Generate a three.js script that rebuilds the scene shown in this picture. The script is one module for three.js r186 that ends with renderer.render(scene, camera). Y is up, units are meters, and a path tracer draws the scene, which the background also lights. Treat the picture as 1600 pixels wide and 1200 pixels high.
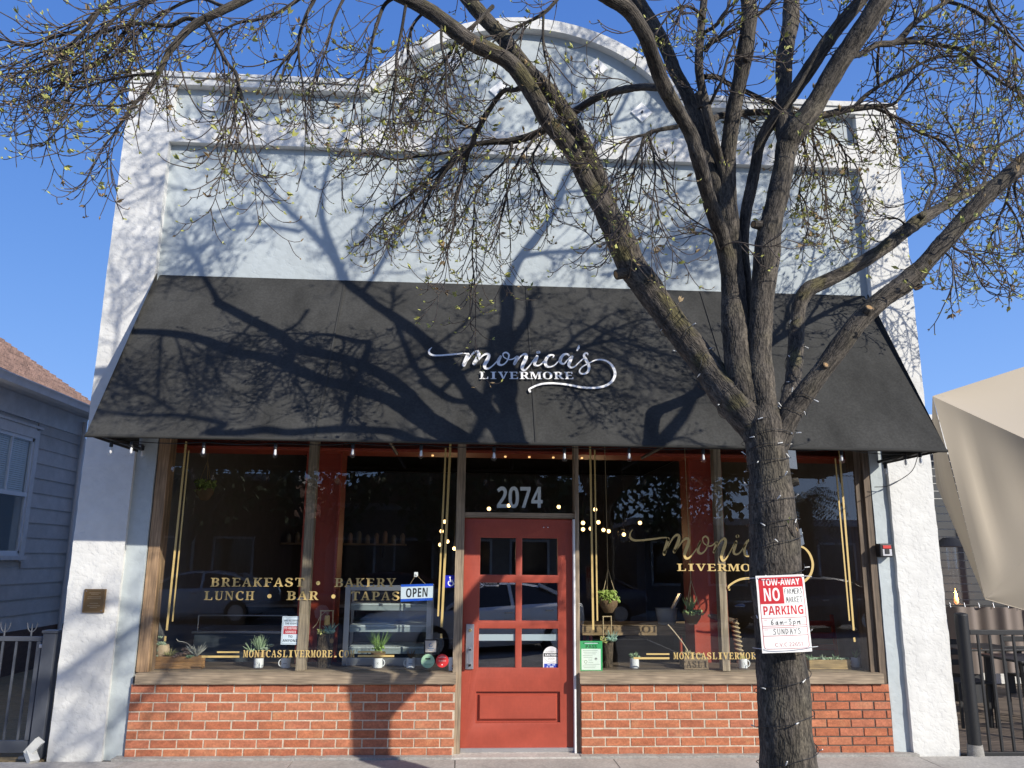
import * as THREE from 'three';
import { mergeGeometries, toCreasedNormals } from 'three/addons/utils/BufferGeometryUtils.js';
import { RoundedBoxGeometry } from 'three/addons/geometries/RoundedBoxGeometry.js';
import { FontLoader } from 'three/addons/loaders/FontLoader.js';
import { ImprovedNoise } from 'three/addons/math/ImprovedNoise.js';

// ---------- camera, sky, sun, exposure ----------
const scene = new THREE.Scene();
const FOCAL = 1251.5, EYE = 1.69575, DIST = 7.56;          // focal length in photo pixels, eye height, distance to the facade
const camera = new THREE.PerspectiveCamera(2 * Math.atan(600 / FOCAL) * 180 / Math.PI, 4 / 3, 0.05, 600);
camera.position.set(0, EYE, DIST);
camera.rotation.order = 'YXZ';
camera.rotation.set(0.2153, -0.062, 0.00908);
camera.updateMatrixWorld();
const SUN = new THREE.Vector3(0.92, 0.75, 1.0);            // towards the sun
const sun = new THREE.DirectionalLight(new THREE.Color(1, 0.94, 0.84), 4.4);
sun.position.copy(SUN).multiplyScalar(30);
sun.castShadow = true;
sun.shadow.radius = 1;
sun.shadow.mapSize.set(4096, 4096);
Object.assign(sun.shadow.camera, { left: -22, right: 22, top: 22, bottom: -22, near: 1, far: 90 });
scene.add(sun, sun.target);
{ // clear blue sky, paler towards the horizon and round the sun
  const w = 256, h = 256, d = new Float32Array(w * h * 4);
  for (let j = 0; j < h; j++) {
    const el = Math.max(0, ((j + 0.5) / h - 0.5) * Math.PI);
    const a = Math.exp(-el / 0.20), b = Math.exp(-el / 0.55);
    for (let i = 0; i < w; i++) {
      const k = (j * w + i) * 4, az = ((i + 0.5) / w - 0.5) * Math.PI * 2;
      const dir = new THREE.Vector3(Math.cos(el) * Math.cos(az), Math.sin(el), Math.cos(el) * Math.sin(az));
      const ang = dir.angleTo(SUN), halo = 0.60 * Math.exp(-ang / 0.40) + 0.05 * Math.exp(-ang / 0.95);
      d[k] = 0.004 + 0.150 * b + 0.20 * a + halo;
      d[k + 1] = 0.058 + 0.350 * b + 0.17 * a + halo * 0.97;
      d[k + 2] = 0.34 + 0.60 * b + 0.03 * a + halo * 0.86;
      d[k + 3] = 1;
    }
  }
  const t = new THREE.DataTexture(d, w, h, THREE.RGBAFormat, THREE.FloatType);
  t.mapping = THREE.EquirectangularReflectionMapping; t.magFilter = t.minFilter = THREE.LinearFilter; t.needsUpdate = true;
  scene.background = t; scene.environment = t;
}
const renderer = new THREE.WebGLRenderer({ antialias: true });
renderer.setSize(1024, 768);
renderer.toneMapping = THREE.LinearToneMapping;
renderer.toneMappingExposure = 1.21;
renderer.shadowMap.enabled = true;

// ---------- helpers ----------
let seed = 12345;
const rnd = () => { seed = (seed * 1664525 + 1013904223) >>> 0; return seed / 4294967296; };
const rr = (a, b) => a + (b - a) * rnd();
const V = (x, y, z) => new THREE.Vector3(x, y, z);
const perlin = new ImprovedNoise();
const noise = (x, y, z) => perlin.noise(x + 31.7, y + 17.3, z + 7.9);
const ray = (u, v) => V((u - 800) / FOCAL, -(v - 600) / FOCAL, -1).applyQuaternion(camera.quaternion);
const eye = camera.position.clone();
// where a photo pixel meets a wall at depth z, a side wall at x, or a level y
const atZ = (u, v, z) => { const d = ray(u, v); return d.multiplyScalar((z - eye.z) / d.z).add(eye); };
const atX = (u, v, x) => { const d = ray(u, v); return d.multiplyScalar((x - eye.x) / d.x).add(eye); };
const AW = { z: 1.05, top: 4.384, low: 2.63, x0: -2.99, x1: 4.11 };   // awning section
const onAwning = (u, v, lift = 0) => {
  const m = (AW.low - AW.top) / AW.z, d = ray(u, v);
  const s = (AW.top + lift - eye.y + m * eye.z) / (d.y - m * d.z);
  return d.multiplyScalar(s).add(eye);
};

const bases = new Map();
const names = new Map();
const numbered = (n) => { const c = names.get(n) || 0; names.set(n, c + 1); return c ? n + '_' + String(c).padStart(3, '0') : n; };
function thing(name, label, category, base = [0, 0, 0], group) {
  const o = new THREE.Group(); o.name = numbered(name); o.position.set(...base);
  o.userData = { label, category }; if (group) o.userData.group = group;
  scene.add(o); bases.set(o, V(...base)); return o;
}
function part(parent, name, geo, mat, extra) {              // geometry given in world coordinates
  const b = bases.get(parent); const g = Array.isArray(geo) ? merge(geo) : geo;
  if (b) g.translate(-b.x, -b.y, -b.z);
  const m = new THREE.Mesh(g, mat); m.name = name; parent.add(m); bases.set(m, b);
  if (extra) Object.assign(m.userData, extra);
  return m;
}
function setting(name, geo, mat) {
  const m = new THREE.Mesh(Array.isArray(geo) ? merge(geo) : geo, mat); m.name = numbered(name); m.userData.kind = 'structure'; scene.add(m); bases.set(m, V(0, 0, 0)); return m;
}
function merge(list) {
  const l = list.map((g) => { const q = g.index ? g.toNonIndexed() : g; for (const k of Object.keys(q.attributes)) if (!['position', 'normal', 'uv'].includes(k)) q.deleteAttribute(k); if (!q.attributes.normal) q.computeVertexNormals(); if (!q.attributes.uv) uvm(q); return q; });
  return mergeGeometries(l);
}
// texture coordinates in metres, by the side that each face shows
function uvm(g, turn = false) {
  const q = g.index ? g.toNonIndexed() : g; const p = q.attributes.position, n = p.count, uv = new Float32Array(n * 2);
  const a = V(), b = V(), c = V();
  for (let i = 0; i < n; i += 3) {
    a.fromBufferAttribute(p, i); b.fromBufferAttribute(p, i + 1); c.fromBufferAttribute(p, i + 2);
    const N = b.clone().sub(a).cross(c.clone().sub(a)); const x = Math.abs(N.x), y = Math.abs(N.y), z = Math.abs(N.z);
    [a, b, c].forEach((w, k) => {
      let s, t; if (z >= x && z >= y) { s = w.x; t = w.y; } else if (x >= y) { s = w.z; t = w.y; } else { s = w.x; t = w.z; }
      if (turn) [s, t] = [t, s];
      uv[(i + k) * 2] = s; uv[(i + k) * 2 + 1] = t;
    });
  }
  q.setAttribute('uv', new THREE.BufferAttribute(uv, 2)); return q;
}
const box = (x0, x1, y0, y1, z0, z1, turn) => uvm(new THREE.BoxGeometry(x1 - x0, y1 - y0, z1 - z0).translate((x0 + x1) / 2, (y0 + y1) / 2, (z0 + z1) / 2), turn);
const rbox = (x0, x1, y0, y1, z0, z1, r = 0.004, turn) => uvm(new RoundedBoxGeometry(x1 - x0, y1 - y0, z1 - z0, 2, r).translate((x0 + x1) / 2, (y0 + y1) / 2, (z0 + z1) / 2), turn);
// box with uneven faces (hand-trowelled render, worn timber)
function lumpy(x0, x1, y0, y1, z0, z1, step, amp, freq, turn) {
  const s = (a) => Math.max(1, Math.min(220, Math.round(a / step)));
  const g = new THREE.BoxGeometry(x1 - x0, y1 - y0, z1 - z0, s(x1 - x0), s(y1 - y0), s(z1 - z0)).translate((x0 + x1) / 2, (y0 + y1) / 2, (z0 + z1) / 2);
  const p = g.attributes.position;
  for (let i = 0; i < p.count; i++) {
    const x = p.getX(i), y = p.getY(i), z = p.getZ(i);
    const f = (o) => amp * (noise(x * freq + o, y * freq, z * freq) + 0.5 * noise(x * freq * 2.7 + o, y * freq * 2.7, z * freq * 2.7));
    p.setXYZ(i, x + f(3), y + f(11), z + f(23));
  }
  const q = uvm(g); q.computeVertexNormals(); return toCreasedNormals(q, 0.7);
}
const brickShape = (w, h, d, c) => {                        // front edges chamfered, open at the back
  const X = w / 2, Y = h / 2, v = [], f = (a, b, e, g) => v.push(...a, ...b, ...e, ...a, ...e, ...g);
  const o = [[-X, -Y], [X, -Y], [X, Y], [-X, Y]], i = [[-X + c, -Y + c], [X - c, -Y + c], [X - c, Y - c], [-X + c, Y - c]];
  f(...i.map((q) => [...q, d]));
  for (let k = 0; k < 4; k++) { const n = (k + 1) % 4; f([...o[k], d - c], [...o[n], d - c], [...i[n], d], [...i[k], d]); f([...o[k], 0], [...o[n], 0], [...o[n], d - c], [...o[k], d - c]); }
  const g = new THREE.BufferGeometry(); g.setAttribute('position', new THREE.Float32BufferAttribute(v, 3)); uvm(g); g.computeVertexNormals(); return g;
};
const sphere = (p, r, a = 12, b = 8) => new THREE.SphereGeometry(r, a, b).translate(p.x, p.y, p.z);
const cyl = (p, r0, r1, h, n = 20, open = false) => new THREE.CylinderGeometry(r1, r0, h, n, 1, open).translate(p.x, p.y + h / 2, p.z);
const lathe = (p, pts, n = 24) => new THREE.LatheGeometry(pts.map(([r, y]) => new THREE.Vector2(r, y)), n).translate(p.x, p.y, p.z);
function rod(a, b, r, n = 8, r1 = r) {
  const d = b.clone().sub(a), g = new THREE.CylinderGeometry(r1, r, d.length(), n);
  g.translate(0, d.length() / 2, 0).applyQuaternion(new THREE.Quaternion().setFromUnitVectors(V(0, 1, 0), d.normalize())).translate(a.x, a.y, a.z); return g;
}
const tube = (pts, r, n = 6, seg = 0) => new THREE.TubeGeometry(new THREE.CatmullRomCurve3(pts), seg || pts.length * 4, r, n);
function bar(a, b, w, h) {                                  // squared bar from a to b
  const d = b.clone().sub(a), g = new THREE.BoxGeometry(w, h, d.length());
  const m = new THREE.Matrix4().lookAt(a, b, Math.abs(d.y) > 0.9 * d.length() ? V(0, 0, 1) : V(0, 1, 0));
  g.applyMatrix4(m).translate((a.x + b.x) / 2, (a.y + b.y) / 2, (a.z + b.z) / 2); return uvm(g);
}
const extrude = (pts, z0, z1) => { const s = new THREE.Shape(pts.map(([x, y]) => new THREE.Vector2(x, y))); return uvm(new THREE.ExtrudeGeometry(s, { depth: z1 - z0, bevelEnabled: false, curveSegments: 40 }).translate(0, 0, z0)); };
function quad(a, b, c, d, nx = 1, ny = 1) {                 // a,b bottom; c,d top (right, left)
  const g = new THREE.PlaneGeometry(1, 1, nx, ny), p = g.attributes.position, uv = g.attributes.uv;
  for (let i = 0; i < p.count; i++) { const s = uv.getX(i), t = uv.getY(i), lo = a.clone().lerp(b, s), hi = d.clone().lerp(c, s); const q = lo.lerp(hi, t); p.setXYZ(i, q.x, q.y, q.z); }
  g.computeVertexNormals(); return g;
}

// ---------- textures ----------
const hash2 = (x, y, s) => { let h = (x * 374761393 + y * 668265263 + s * 2147483647) | 0; h = Math.imul(h ^ (h >>> 13), 1274126177); return ((h ^ (h >>> 16)) >>> 0) / 4294967296; };
function vnoise(x, y, px, py, s) {                           // periodic value noise
  const xi = Math.floor(x), yi = Math.floor(y), fx = x - xi, fy = y - yi, w = (t) => t * t * (3 - 2 * t), m = (a, n) => ((a % n) + n) % n;
  const a = hash2(m(xi, px), m(yi, py), s), b = hash2(m(xi + 1, px), m(yi, py), s), c = hash2(m(xi, px), m(yi + 1, py), s), d = hash2(m(xi + 1, px), m(yi + 1, py), s);
  const u = w(fx), t = w(fy); return (a + (b - a) * u) * (1 - t) + (c + (d - c) * u) * t;
}
function fbm(x, y, fx, fy, oct, s) { let a = 0, k = 0.5, t = 0; for (let o = 0; o < oct; o++) { a += k * vnoise(x * fx, y * fy, fx, fy, s + o); t += k; k *= 0.55; fx *= 2; fy *= 2; } return a / t; }
function texture(n, fn, color, metres = 1) {                 // fn(x,y) in 0..1 gives a level or [r,g,b]
  const d = new Uint8Array(n * n * 4);
  for (let j = 0; j < n; j++) for (let i = 0; i < n; i++) {
    const r = fn(i / n, j / n), k = (j * n + i) * 4, q = Array.isArray(r) ? r : [r, r, r];
    for (let c = 0; c < 3; c++) d[k + c] = Math.max(0, Math.min(255, Math.round(q[c] * 255))); d[k + 3] = 255;
  }
  const t = new THREE.DataTexture(d, n, n); t.magFilter = THREE.LinearFilter; t.minFilter = THREE.LinearMipmapLinearFilter; t.generateMipmaps = true;
  t.wrapS = t.wrapT = THREE.RepeatWrapping; t.repeat.set(1 / metres, 1 / metres); if (color) t.colorSpace = THREE.SRGBColorSpace; t.needsUpdate = true; return t;
}
const again = (t, m, my = m) => { const c = t.clone(); c.repeat.set(1 / m, 1 / my); c.needsUpdate = true; return c; };
const cl = (v, a = 0, b = 1) => Math.max(a, Math.min(b, v));
const tStuccoBump = texture(512, (x, y) => { const a = fbm(x, y, 24, 24, 4, 1), b = fbm(x + 0.13 * a, y, 9, 9, 3, 9); return cl(0.5 * a + 0.5 * Math.pow(Math.abs(b - 0.5) * 2, 0.6)); }, false, 1.1);
const tStucco = texture(512, (x, y) => { const a = fbm(x, y, 3, 3, 5, 21), b = fbm(x, y, 40, 40, 2, 33), c = fbm(x, y, 14, 3, 3, 5); return 0.90 + 0.05 * (a - 0.5) * 2 + 0.05 * (b - 0.5) - 0.04 * Math.pow(c, 3); }, true, 2.3);
const tGrainBump = texture(512, (x, y) => fbm(x, y, 6, 120, 3, 71), false, 0.7);
const tWood = texture(512, (x, y) => { const w = fbm(x, y, 2, 20, 4, 51), f = fbm(x, y, 5, 140, 2, 61), k = fbm(x, y, 4, 5, 3, 81); const l = 0.80 + 0.42 * (w - 0.5) + 0.35 * (f - 0.5) + 0.2 * (k - 0.5); return [l, l * 0.95, l * 0.88]; }, true, 0.7);
const tConcrete = texture(512, (x, y) => { const a = fbm(x, y, 4, 4, 5, 101), b = fbm(x, y, 90, 90, 2, 111), c = fbm(x, y, 16, 16, 3, 131); return 0.86 + 0.16 * (a - 0.5) + 0.18 * (b - 0.5) - 0.25 * Math.max(0, c - 0.62); }, true, 1.3);
const tSpeck = texture(256, (x, y) => fbm(x, y, 64, 64, 3, 141), false, 0.5);
const tBrick = texture(512, (x, y) => { const a = fbm(x, y, 12, 40, 3, 151), b = fbm(x, y, 90, 90, 2, 161), c = fbm(x, y, 8, 8, 3, 171); const l = 0.84 + 0.22 * (a - 0.5) + 0.2 * (b - 0.5); const w = 0.55 * Math.max(0, c - 0.66); return [l + w * 0.3, l + w, l + w]; }, true, 0.9);
const tCanvas = texture(512, (x, y) => { const a = 0.5 + 0.75 * (fbm(x, y, 5, 4, 5, 181) - 0.5), b = fbm(x, y, 128, 128, 1, 191), c = fbm(x, y, 18, 6, 3, 193); const s = hash2(Math.floor(x * 512), Math.floor(y * 512), 5) > 0.9975 ? 0.5 : 0; return 0.74 + 0.14 * (a - 0.5) * 2 + 0.10 * (b - 0.5) + 0.1 * (c - 0.5) + s; }, true, 1.6);
const tBark = texture(512, (x, y) => { const q = fbm(x, y, 6, 4, 3, 201) * 0.25, a = fbm(x + q * 0.3, y, 16, 5, 4, 211), b = fbm(x, y, 60, 40, 2, 221), f = Math.pow(1 - Math.abs(fbm(x + q * 0.25, y, 24, 5, 3, 231) - 0.5) * 2, 3); const l = 0.70 + 0.55 * (a - 0.5) + 0.35 * (b - 0.5) - 0.38 * cl(f - 0.35); const g = fbm(x, y, 5, 5, 3, 241); return [l, l * (0.955 + 0.03 * g), l * (0.90 + 0.04 * g)]; }, true, 0.42);
const tBarkBump = texture(512, (x, y) => { const q = fbm(x, y, 6, 4, 3, 201) * 0.25, f = Math.pow(1 - Math.abs(fbm(x + q * 0.25, y, 24, 5, 3, 231) - 0.5) * 2, 3), b = fbm(x, y, 60, 40, 2, 221), p = fbm(x, y, 12, 16, 2, 251); return cl(0.55 + 0.35 * (b - 0.5) + 0.3 * (p - 0.5) - 0.6 * cl(f - 0.35)); }, false, 0.42);
const tShingle = texture(512, (x, y) => { const r = Math.floor(y * 16), c = Math.floor((x + (r % 2) * 0.031 + hash2(r, 3, 8)) * 14), l = 0.68 + 0.16 * (hash2(c % 14, r, 7) - 0.5) + 0.3 * (fbm(x, y, 80, 80, 2, 261) - 0.5); return [l, l * 0.97, l * 0.95]; }, true, 2.0);
const tAsphalt = texture(256, (x, y) => 0.62 + 0.5 * (fbm(x, y, 80, 80, 2, 271) - 0.5) + 0.3 * (fbm(x, y, 5, 5, 4, 281) - 0.5), true, 1.5);
const tPaint = texture(256, (x, y) => 0.90 + 0.12 * (fbm(x, y, 6, 6, 4, 291) - 0.5) + 0.05 * (fbm(x, y, 70, 30, 2, 301) - 0.5), true, 0.9);

const C = (r, g, b) => new THREE.Color().setRGB(r, g, b);
const mat = (r, g, b, rough = 0.8, o = {}) => new THREE.MeshStandardMaterial({ color: C(r, g, b), roughness: rough, metalness: 0, side: THREE.DoubleSide, ...o });
const M = {
  white: mat(0.845, 0.84, 0.80, 0.9, { map: tStucco, bumpMap: again(tStuccoBump, 0.75), bumpScale: 0.006 }),
  paleBluePaint: mat(0.585, 0.645, 0.655, 0.9, { map: again(tStucco, 1.9), bumpMap: again(tStuccoBump, 1.3), bumpScale: 0.005 }),
  plate: mat(0.84, 0.84, 0.82, 0.6),
  canvas: new THREE.MeshPhysicalMaterial({ color: C(0.094, 0.0935, 0.088), roughness: 0.9, specularIntensity: 0.25, side: THREE.DoubleSide, map: tCanvas, bumpMap: again(tSpeck, 0.25), bumpScale: 0.0006 }),
  black: mat(0.02, 0.02, 0.022, 0.5, { map: tPaint }),
  iron: mat(0.016, 0.0165, 0.018, 0.55, { map: tPaint, bumpMap: again(tSpeck, 0.2), bumpScale: 0.0006 }),
  greyIron: mat(0.10, 0.11, 0.13, 0.45, { map: tPaint }),
  mortar: mat(0.74, 0.63, 0.49, 0.95, { map: tConcrete, bumpMap: tSpeck, bumpScale: 0.002 }),
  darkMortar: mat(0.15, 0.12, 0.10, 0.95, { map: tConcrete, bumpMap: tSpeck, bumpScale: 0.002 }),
  greyWood: mat(0.47, 0.41, 0.335, 0.8, { map: tWood, bumpMap: tGrainBump, bumpScale: 0.0015 }),
  brownWood: mat(0.50, 0.36, 0.24, 0.75, { map: tWood, bumpMap: tGrainBump, bumpScale: 0.0015 }),
  darkWood: mat(0.20, 0.165, 0.135, 0.7, { map: tWood, bumpMap: tGrainBump, bumpScale: 0.0015 }),
  planter: mat(0.50, 0.29, 0.12, 0.75, { map: again(tWood, 0.3), bumpMap: again(tGrainBump, 0.3), bumpScale: 0.001 }),
  door: mat(0.47, 0.085, 0.05, 0.42, { map: tPaint, bumpMap: again(tGrainBump, 1.2), bumpScale: 0.0005 }),
  red: mat(0.45, 0.06, 0.023, 0.5, { map: tPaint }),
  glass: new THREE.MeshPhysicalMaterial({ color: C(0.97, 1, 0.99), roughness: 0, transmission: 1, thickness: 0, ior: 1.9, side: THREE.DoubleSide }),
  doorGlass: new THREE.MeshPhysicalMaterial({ color: C(0.7, 0.75, 0.76), roughness: 0, transmission: 1, thickness: 0, ior: 2.7, side: THREE.DoubleSide }),
  bulb: new THREE.MeshPhysicalMaterial({ color: C(1, 1, 1), roughness: 0.02, transmission: 1, thickness: 0, ior: 1.5, side: THREE.DoubleSide }),
  steel: mat(0.62, 0.63, 0.65, 0.32, { metalness: 0.9 }),
  chrome: mat(0.8, 0.8, 0.82, 0.12, { metalness: 1 }),
  gold: mat(0.62, 0.45, 0.17, 0.5),
  letterWhite: mat(0.9, 0.88, 0.83, 0.6),
  letterGrey: mat(0.72, 0.80, 0.80, 0.6),
  concrete: mat(0.66, 0.625, 0.565, 0.92, { map: tConcrete, bumpMap: tSpeck, bumpScale: 0.0012 }),
  base: mat(0.46, 0.44, 0.40, 0.95, { map: again(tConcrete, 0.7), bumpMap: again(tStuccoBump, 0.5), bumpScale: 0.006 }),
  asphalt: mat(0.62, 0.60, 0.565, 0.95, { map: tAsphalt, bumpMap: tSpeck, bumpScale: 0.002 }),
  bark: mat(0.185, 0.168, 0.150, 0.93, { map: tBark, bumpMap: tBarkBump, bumpScale: 0.008, vertexColors: true }),
  twig: mat(0.10, 0.08, 0.068, 0.85),
  bud: mat(0.44, 0.45, 0.14, 0.7, { vertexColors: true }),
  cut: mat(0.55, 0.38, 0.2, 0.8, { map: again(tWood, 0.1) }),
  siding: mat(0.60, 0.575, 0.55, 0.7, { map: tPaint, bumpMap: tGrainBump, bumpScale: 0.0008 }),
  trim: mat(0.72, 0.71, 0.70, 0.6, { map: tPaint }),
  shingle: mat(0.66, 0.46, 0.38, 0.95, { map: tShingle, bumpMap: tSpeck, bumpScale: 0.004 }),
  beige: mat(0.37, 0.32, 0.25, 0.9, { bumpMap: again(tSpeck, 0.1), bumpScale: 0.0004 }),
  mug: mat(0.82, 0.83, 0.83, 0.25),
  succulent: mat(0.20, 0.30, 0.16, 0.6), paleSucculent: mat(0.36, 0.44, 0.30, 0.6), redSucculent: mat(0.30, 0.20, 0.14, 0.6), spike: mat(0.42, 0.55, 0.32, 0.6), fresh: mat(0.26, 0.42, 0.10, 0.6),
  soil: mat(0.07, 0.05, 0.035, 0.95), coir: mat(0.30, 0.19, 0.10, 0.95, { bumpMap: again(tSpeck, 0.08), bumpScale: 0.006 }),
  log: mat(0.24, 0.19, 0.145, 0.95, { map: again(tBark, 0.2), bumpMap: again(tBarkBump, 0.2), bumpScale: 0.008 }),
  twine: mat(0.50, 0.38, 0.22, 0.9),
  dark: mat(0.035, 0.033, 0.032, 0.8), charcoal: mat(0.06, 0.065, 0.07, 0.7, { map: tPaint }),
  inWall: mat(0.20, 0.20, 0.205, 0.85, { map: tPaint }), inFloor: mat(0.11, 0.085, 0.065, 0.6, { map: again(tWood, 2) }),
  orange: mat(0.72, 0.33, 0.05, 0.6),
};
const glow = (r, g, b, k) => new THREE.MeshStandardMaterial({ color: C(0.9, 0.8, 0.6), emissive: C(r, g, b), emissiveIntensity: k, roughness: 0.4 });
M.lit = glow(1, 0.62, 0.25, 4); M.dim = glow(1, 0.55, 0.2, 1.2);

const fonts = {};
for (const k of ['sans_bold', 'sans_regular', 'serif_bold', 'sans_mono_regular']) fonts[k] = await new FontLoader().loadAsync('fonts/droid/droid_' + k + '.typeface.json');
// flat letters between two points on a plane; returns geometry laid from p0 (left end of the base line) towards p1, letter height h along up
function letters(text, font, p0, p1, up, h, spread = 1, mono = 0) {
  const f = fonts[font], res = f.data.resolution, adv = [...text].map((c) => (f.data.glyphs[c] || f.data.glyphs['?']).ha / res);
  const own = [...adv]; if (mono) { const mean = adv.reduce((a, b) => a + b, 0) / adv.length; adv.forEach((a, i) => { adv[i] = a + (mean - a) * (mono === true ? 1 : mono); }); }
  const total = adv.reduce((a, b) => a + b, 0) - 0.06, L = p1.clone().sub(p0), len = L.length(), X = L.normalize();
  const shapes = []; let x = 0; const geos = [];
  const gap = spread > 1 ? (1 - 1 / spread) : 0;             // share of the width given to the gaps
  const unit = len / total, glyph = unit * (1 - gap);
  [...text].forEach((c, i) => {
    if (c !== ' ') { const s = f.generateShapes(c, 1); if (s.length) { const g = new THREE.ShapeGeometry(s, 6); const a = g.attributes.position; const cap = 0.72;
      for (let k = 0; k < a.count; k++) { const fit = mono ? (mono === true ? 0.90 * Math.pow(adv[i] / own[i], 0.85) : 0.94 * (1 - 0.35 * (1 - adv[i] / own[i]))) : 1, lx = (x + adv[i] * gap / 2 + (mono ? (adv[i] - own[i] * fit) / 2 : 0)) * unit + a.getX(k) * glyph * fit, ly = a.getY(k) / cap * h; const q = p0.clone().addScaledVector(X, lx).addScaledVector(up, ly); a.setXYZ(k, q.x, q.y, q.z); }
      geos.push(g); } }
    x += adv[i];
  });
  const m = merge(geos); m.computeVertexNormals(); return m;
}
function ribbon(stroke, place, k = 1) {                      // pen stroke [x,y,width] laid by place(x,y)
  const c = new THREE.CatmullRomCurve3(stroke.map(([x, y]) => V(x, y, 0)), false, 'centripetal'), n = stroke.length * 6, w = stroke.map((s) => s[2]);
  const pos = [], idx = [];
  for (let i = 0; i <= n; i++) {
    const t = i / n, f = t * (w.length - 1), j = Math.min(w.length - 2, Math.floor(f)), ww = (w[j] + (w[j + 1] - w[j]) * (f - j)) * k / 2;
    const p = c.getPoint(t), T = c.getTangent(t); let nx = -T.y * ww, ny = T.x * ww;
    const a = place(p.x + nx, p.y + ny), b = place(p.x - nx, p.y - ny); pos.push(a.x, a.y, a.z, b.x, b.y, b.z);
    if (i < n) { const q = i * 2; idx.push(q, q + 1, q + 2, q + 1, q + 3, q + 2); }
  }
  for (const e of [0, stroke.length - 1]) { const [x, y, r] = stroke[e], s = pos.length / 3; const o = place(x, y); pos.push(o.x, o.y, o.z); for (let i = 0; i <= 10; i++) { const a = i / 10 * Math.PI * 2, q = place(x + Math.cos(a) * r * k / 2, y + Math.sin(a) * r * k / 2); pos.push(q.x, q.y, q.z); if (i < 10) idx.push(s, s + 1 + i, s + 2 + i); } }
  const g = new THREE.BufferGeometry(); g.setAttribute('position', new THREE.Float32BufferAttribute(pos, 3)); g.setIndex(idx); g.computeVertexNormals(); return uvm(g);
}
function print(w, h, draw, rough = 0.5) {                    // flat print from a drawing
  const c = document.createElement('canvas'); c.width = w; c.height = h; const x = c.getContext('2d'); draw(x, w, h);
  const t = new THREE.CanvasTexture(c); t.colorSpace = THREE.SRGBColorSpace; t.anisotropy = 8;
  return new THREE.MeshStandardMaterial({ map: t, roughness: rough, side: THREE.DoubleSide });
}
const write = (x, s, cx, cy, size, color, font = 'sans-serif', weight = 'bold', wide) => { x.fillStyle = color; x.font = `${weight} ${size}px ${font}`; x.textAlign = 'center'; x.textBaseline = 'middle'; if (wide) { x.save(); x.translate(cx, cy); x.scale(wide / x.measureText(s).width, 1); x.fillText(s, 0, 0); x.restore(); } else x.fillText(s, cx, cy); };

// ---------- the setting ----------
setting('ground', uvm(new THREE.PlaneGeometry(500, 500).rotateX(-Math.PI / 2).translate(0, -0.21, 0)), mat(0.16, 0.14, 0.10, 0.95, { map: tConcrete }));
setting('street', box(-80, 80, -0.20, -0.15, 3.56, 18.0), M.asphalt);
setting('kerb', lumpy(-40, 40, -0.19, -0.004, 3.41, 3.555, 0.4, 0.003, 3), M.concrete);
const walk = setting('sidewalk', box(-40, 40, -0.2, -0.03, 0.07, 3.40), mat(0.12, 0.11, 0.10, 0.95));
{
  const tones = [0, 1, 2].map((i) => { const m = M.concrete.clone(); m.color = C(0.55 - 0.03 * i, 0.52 - 0.028 * i, 0.47 - 0.025 * i); m.map = again(tConcrete, 1.3 + 0.23 * i); return m; });
  const zs = [0.075, 1.25, 2.45, 3.40];
  for (let i = -7; i < 8; i++) for (let k = 0; k < 3; k++) {
    const x = -1.38 + i * 1.38;
    part(walk, 'slab', lumpy(x + 0.004, x + 1.376, -0.06, -0.002, zs[k] + 0.004, zs[k + 1] - 0.004, 0.35, 0.002, 3), tones[Math.floor(rnd() * 3)]);
  }
}
setting('patio_floor', box(4.62, 12, -0.2, -0.01, -9, -0.02), mat(0.20, 0.17, 0.15, 0.9, { map: again(tWood, 0.9) }));
setting('side_yard', box(-14, -3.5, -0.2, -0.015, -14, -0.02), mat(0.27, 0.20, 0.10, 0.95, { map: again(tConcrete, 0.5), bumpMap: tStuccoBump, bumpScale: 0.03 }));

// ---------- the building ----------
const bld = thing('restaurant_building', 'white and pale blue stucco storefront with arched parapet and red door', 'building', [0.57, 0, -4]);
const ARCH = { cx: 0.60, r: 2.13, cy: 5.25, hw: 1.68 };
const archPts = (r, hw, n = 40) => { const a = Math.asin(hw / r), o = []; for (let i = 0; i <= n; i++) { const t = -a + 2 * a * i / n; o.push([ARCH.cx + r * Math.sin(t), ARCH.cy + r * Math.cos(t)]); } return o; };
part(bld, 'front_wall', extrude([[-3.02, 3.0], [-3.02, 6.43], ...archPts(2.06, 1.655), [4.16, 6.43], [4.16, 3.0]], -0.36, -0.08), M.paleBluePaint);
part(bld, 'pilaster', lumpy(-3.46, -3.01, -0.02, 6.40, -0.37, 0, 0.04, 0.0045, 5), M.white);
part(bld, 'pilaster', lumpy(4.15, 4.59, -0.02, 6.40, -0.37, 0, 0.04, 0.006, 5), M.white);
part(bld, 'render_patch', lumpy(4.13, 4.19, 5.47, 5.63, -0.075, -0.005, 0.02, 0.012, 18), M.white);
part(bld, 'wall_strip', lumpy(-3.03, -2.83, -0.02, 2.99, -0.36, -0.045, 0.04, 0.003, 6), M.paleBluePaint);
part(bld, 'wall_strip', lumpy(3.995, 4.17, -0.02, 2.99, -0.36, -0.045, 0.04, 0.003, 6), M.paleBluePaint);
part(bld, 'belt_course', lumpy(-3.012, 4.152, 5.775, 6.04, -0.1, -0.004, 0.05, 0.003, 4), M.white);
part(bld, 'coping', [lumpy(-3.475, -1.03, 6.41, 6.485, -0.42, 0.012, 0.05, 0.003, 5), lumpy(-3.49, -1.03, 6.488, 6.545, -0.44, 0.03, 0.05, 0.003, 5)], M.white);
part(bld, 'coping', [lumpy(2.23, 4.60, 6.41, 6.485, -0.42, 0.012, 0.05, 0.003, 5), lumpy(2.23, 4.615, 6.488, 6.545, -0.44, 0.03, 0.05, 0.003, 5)], M.white);
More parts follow.
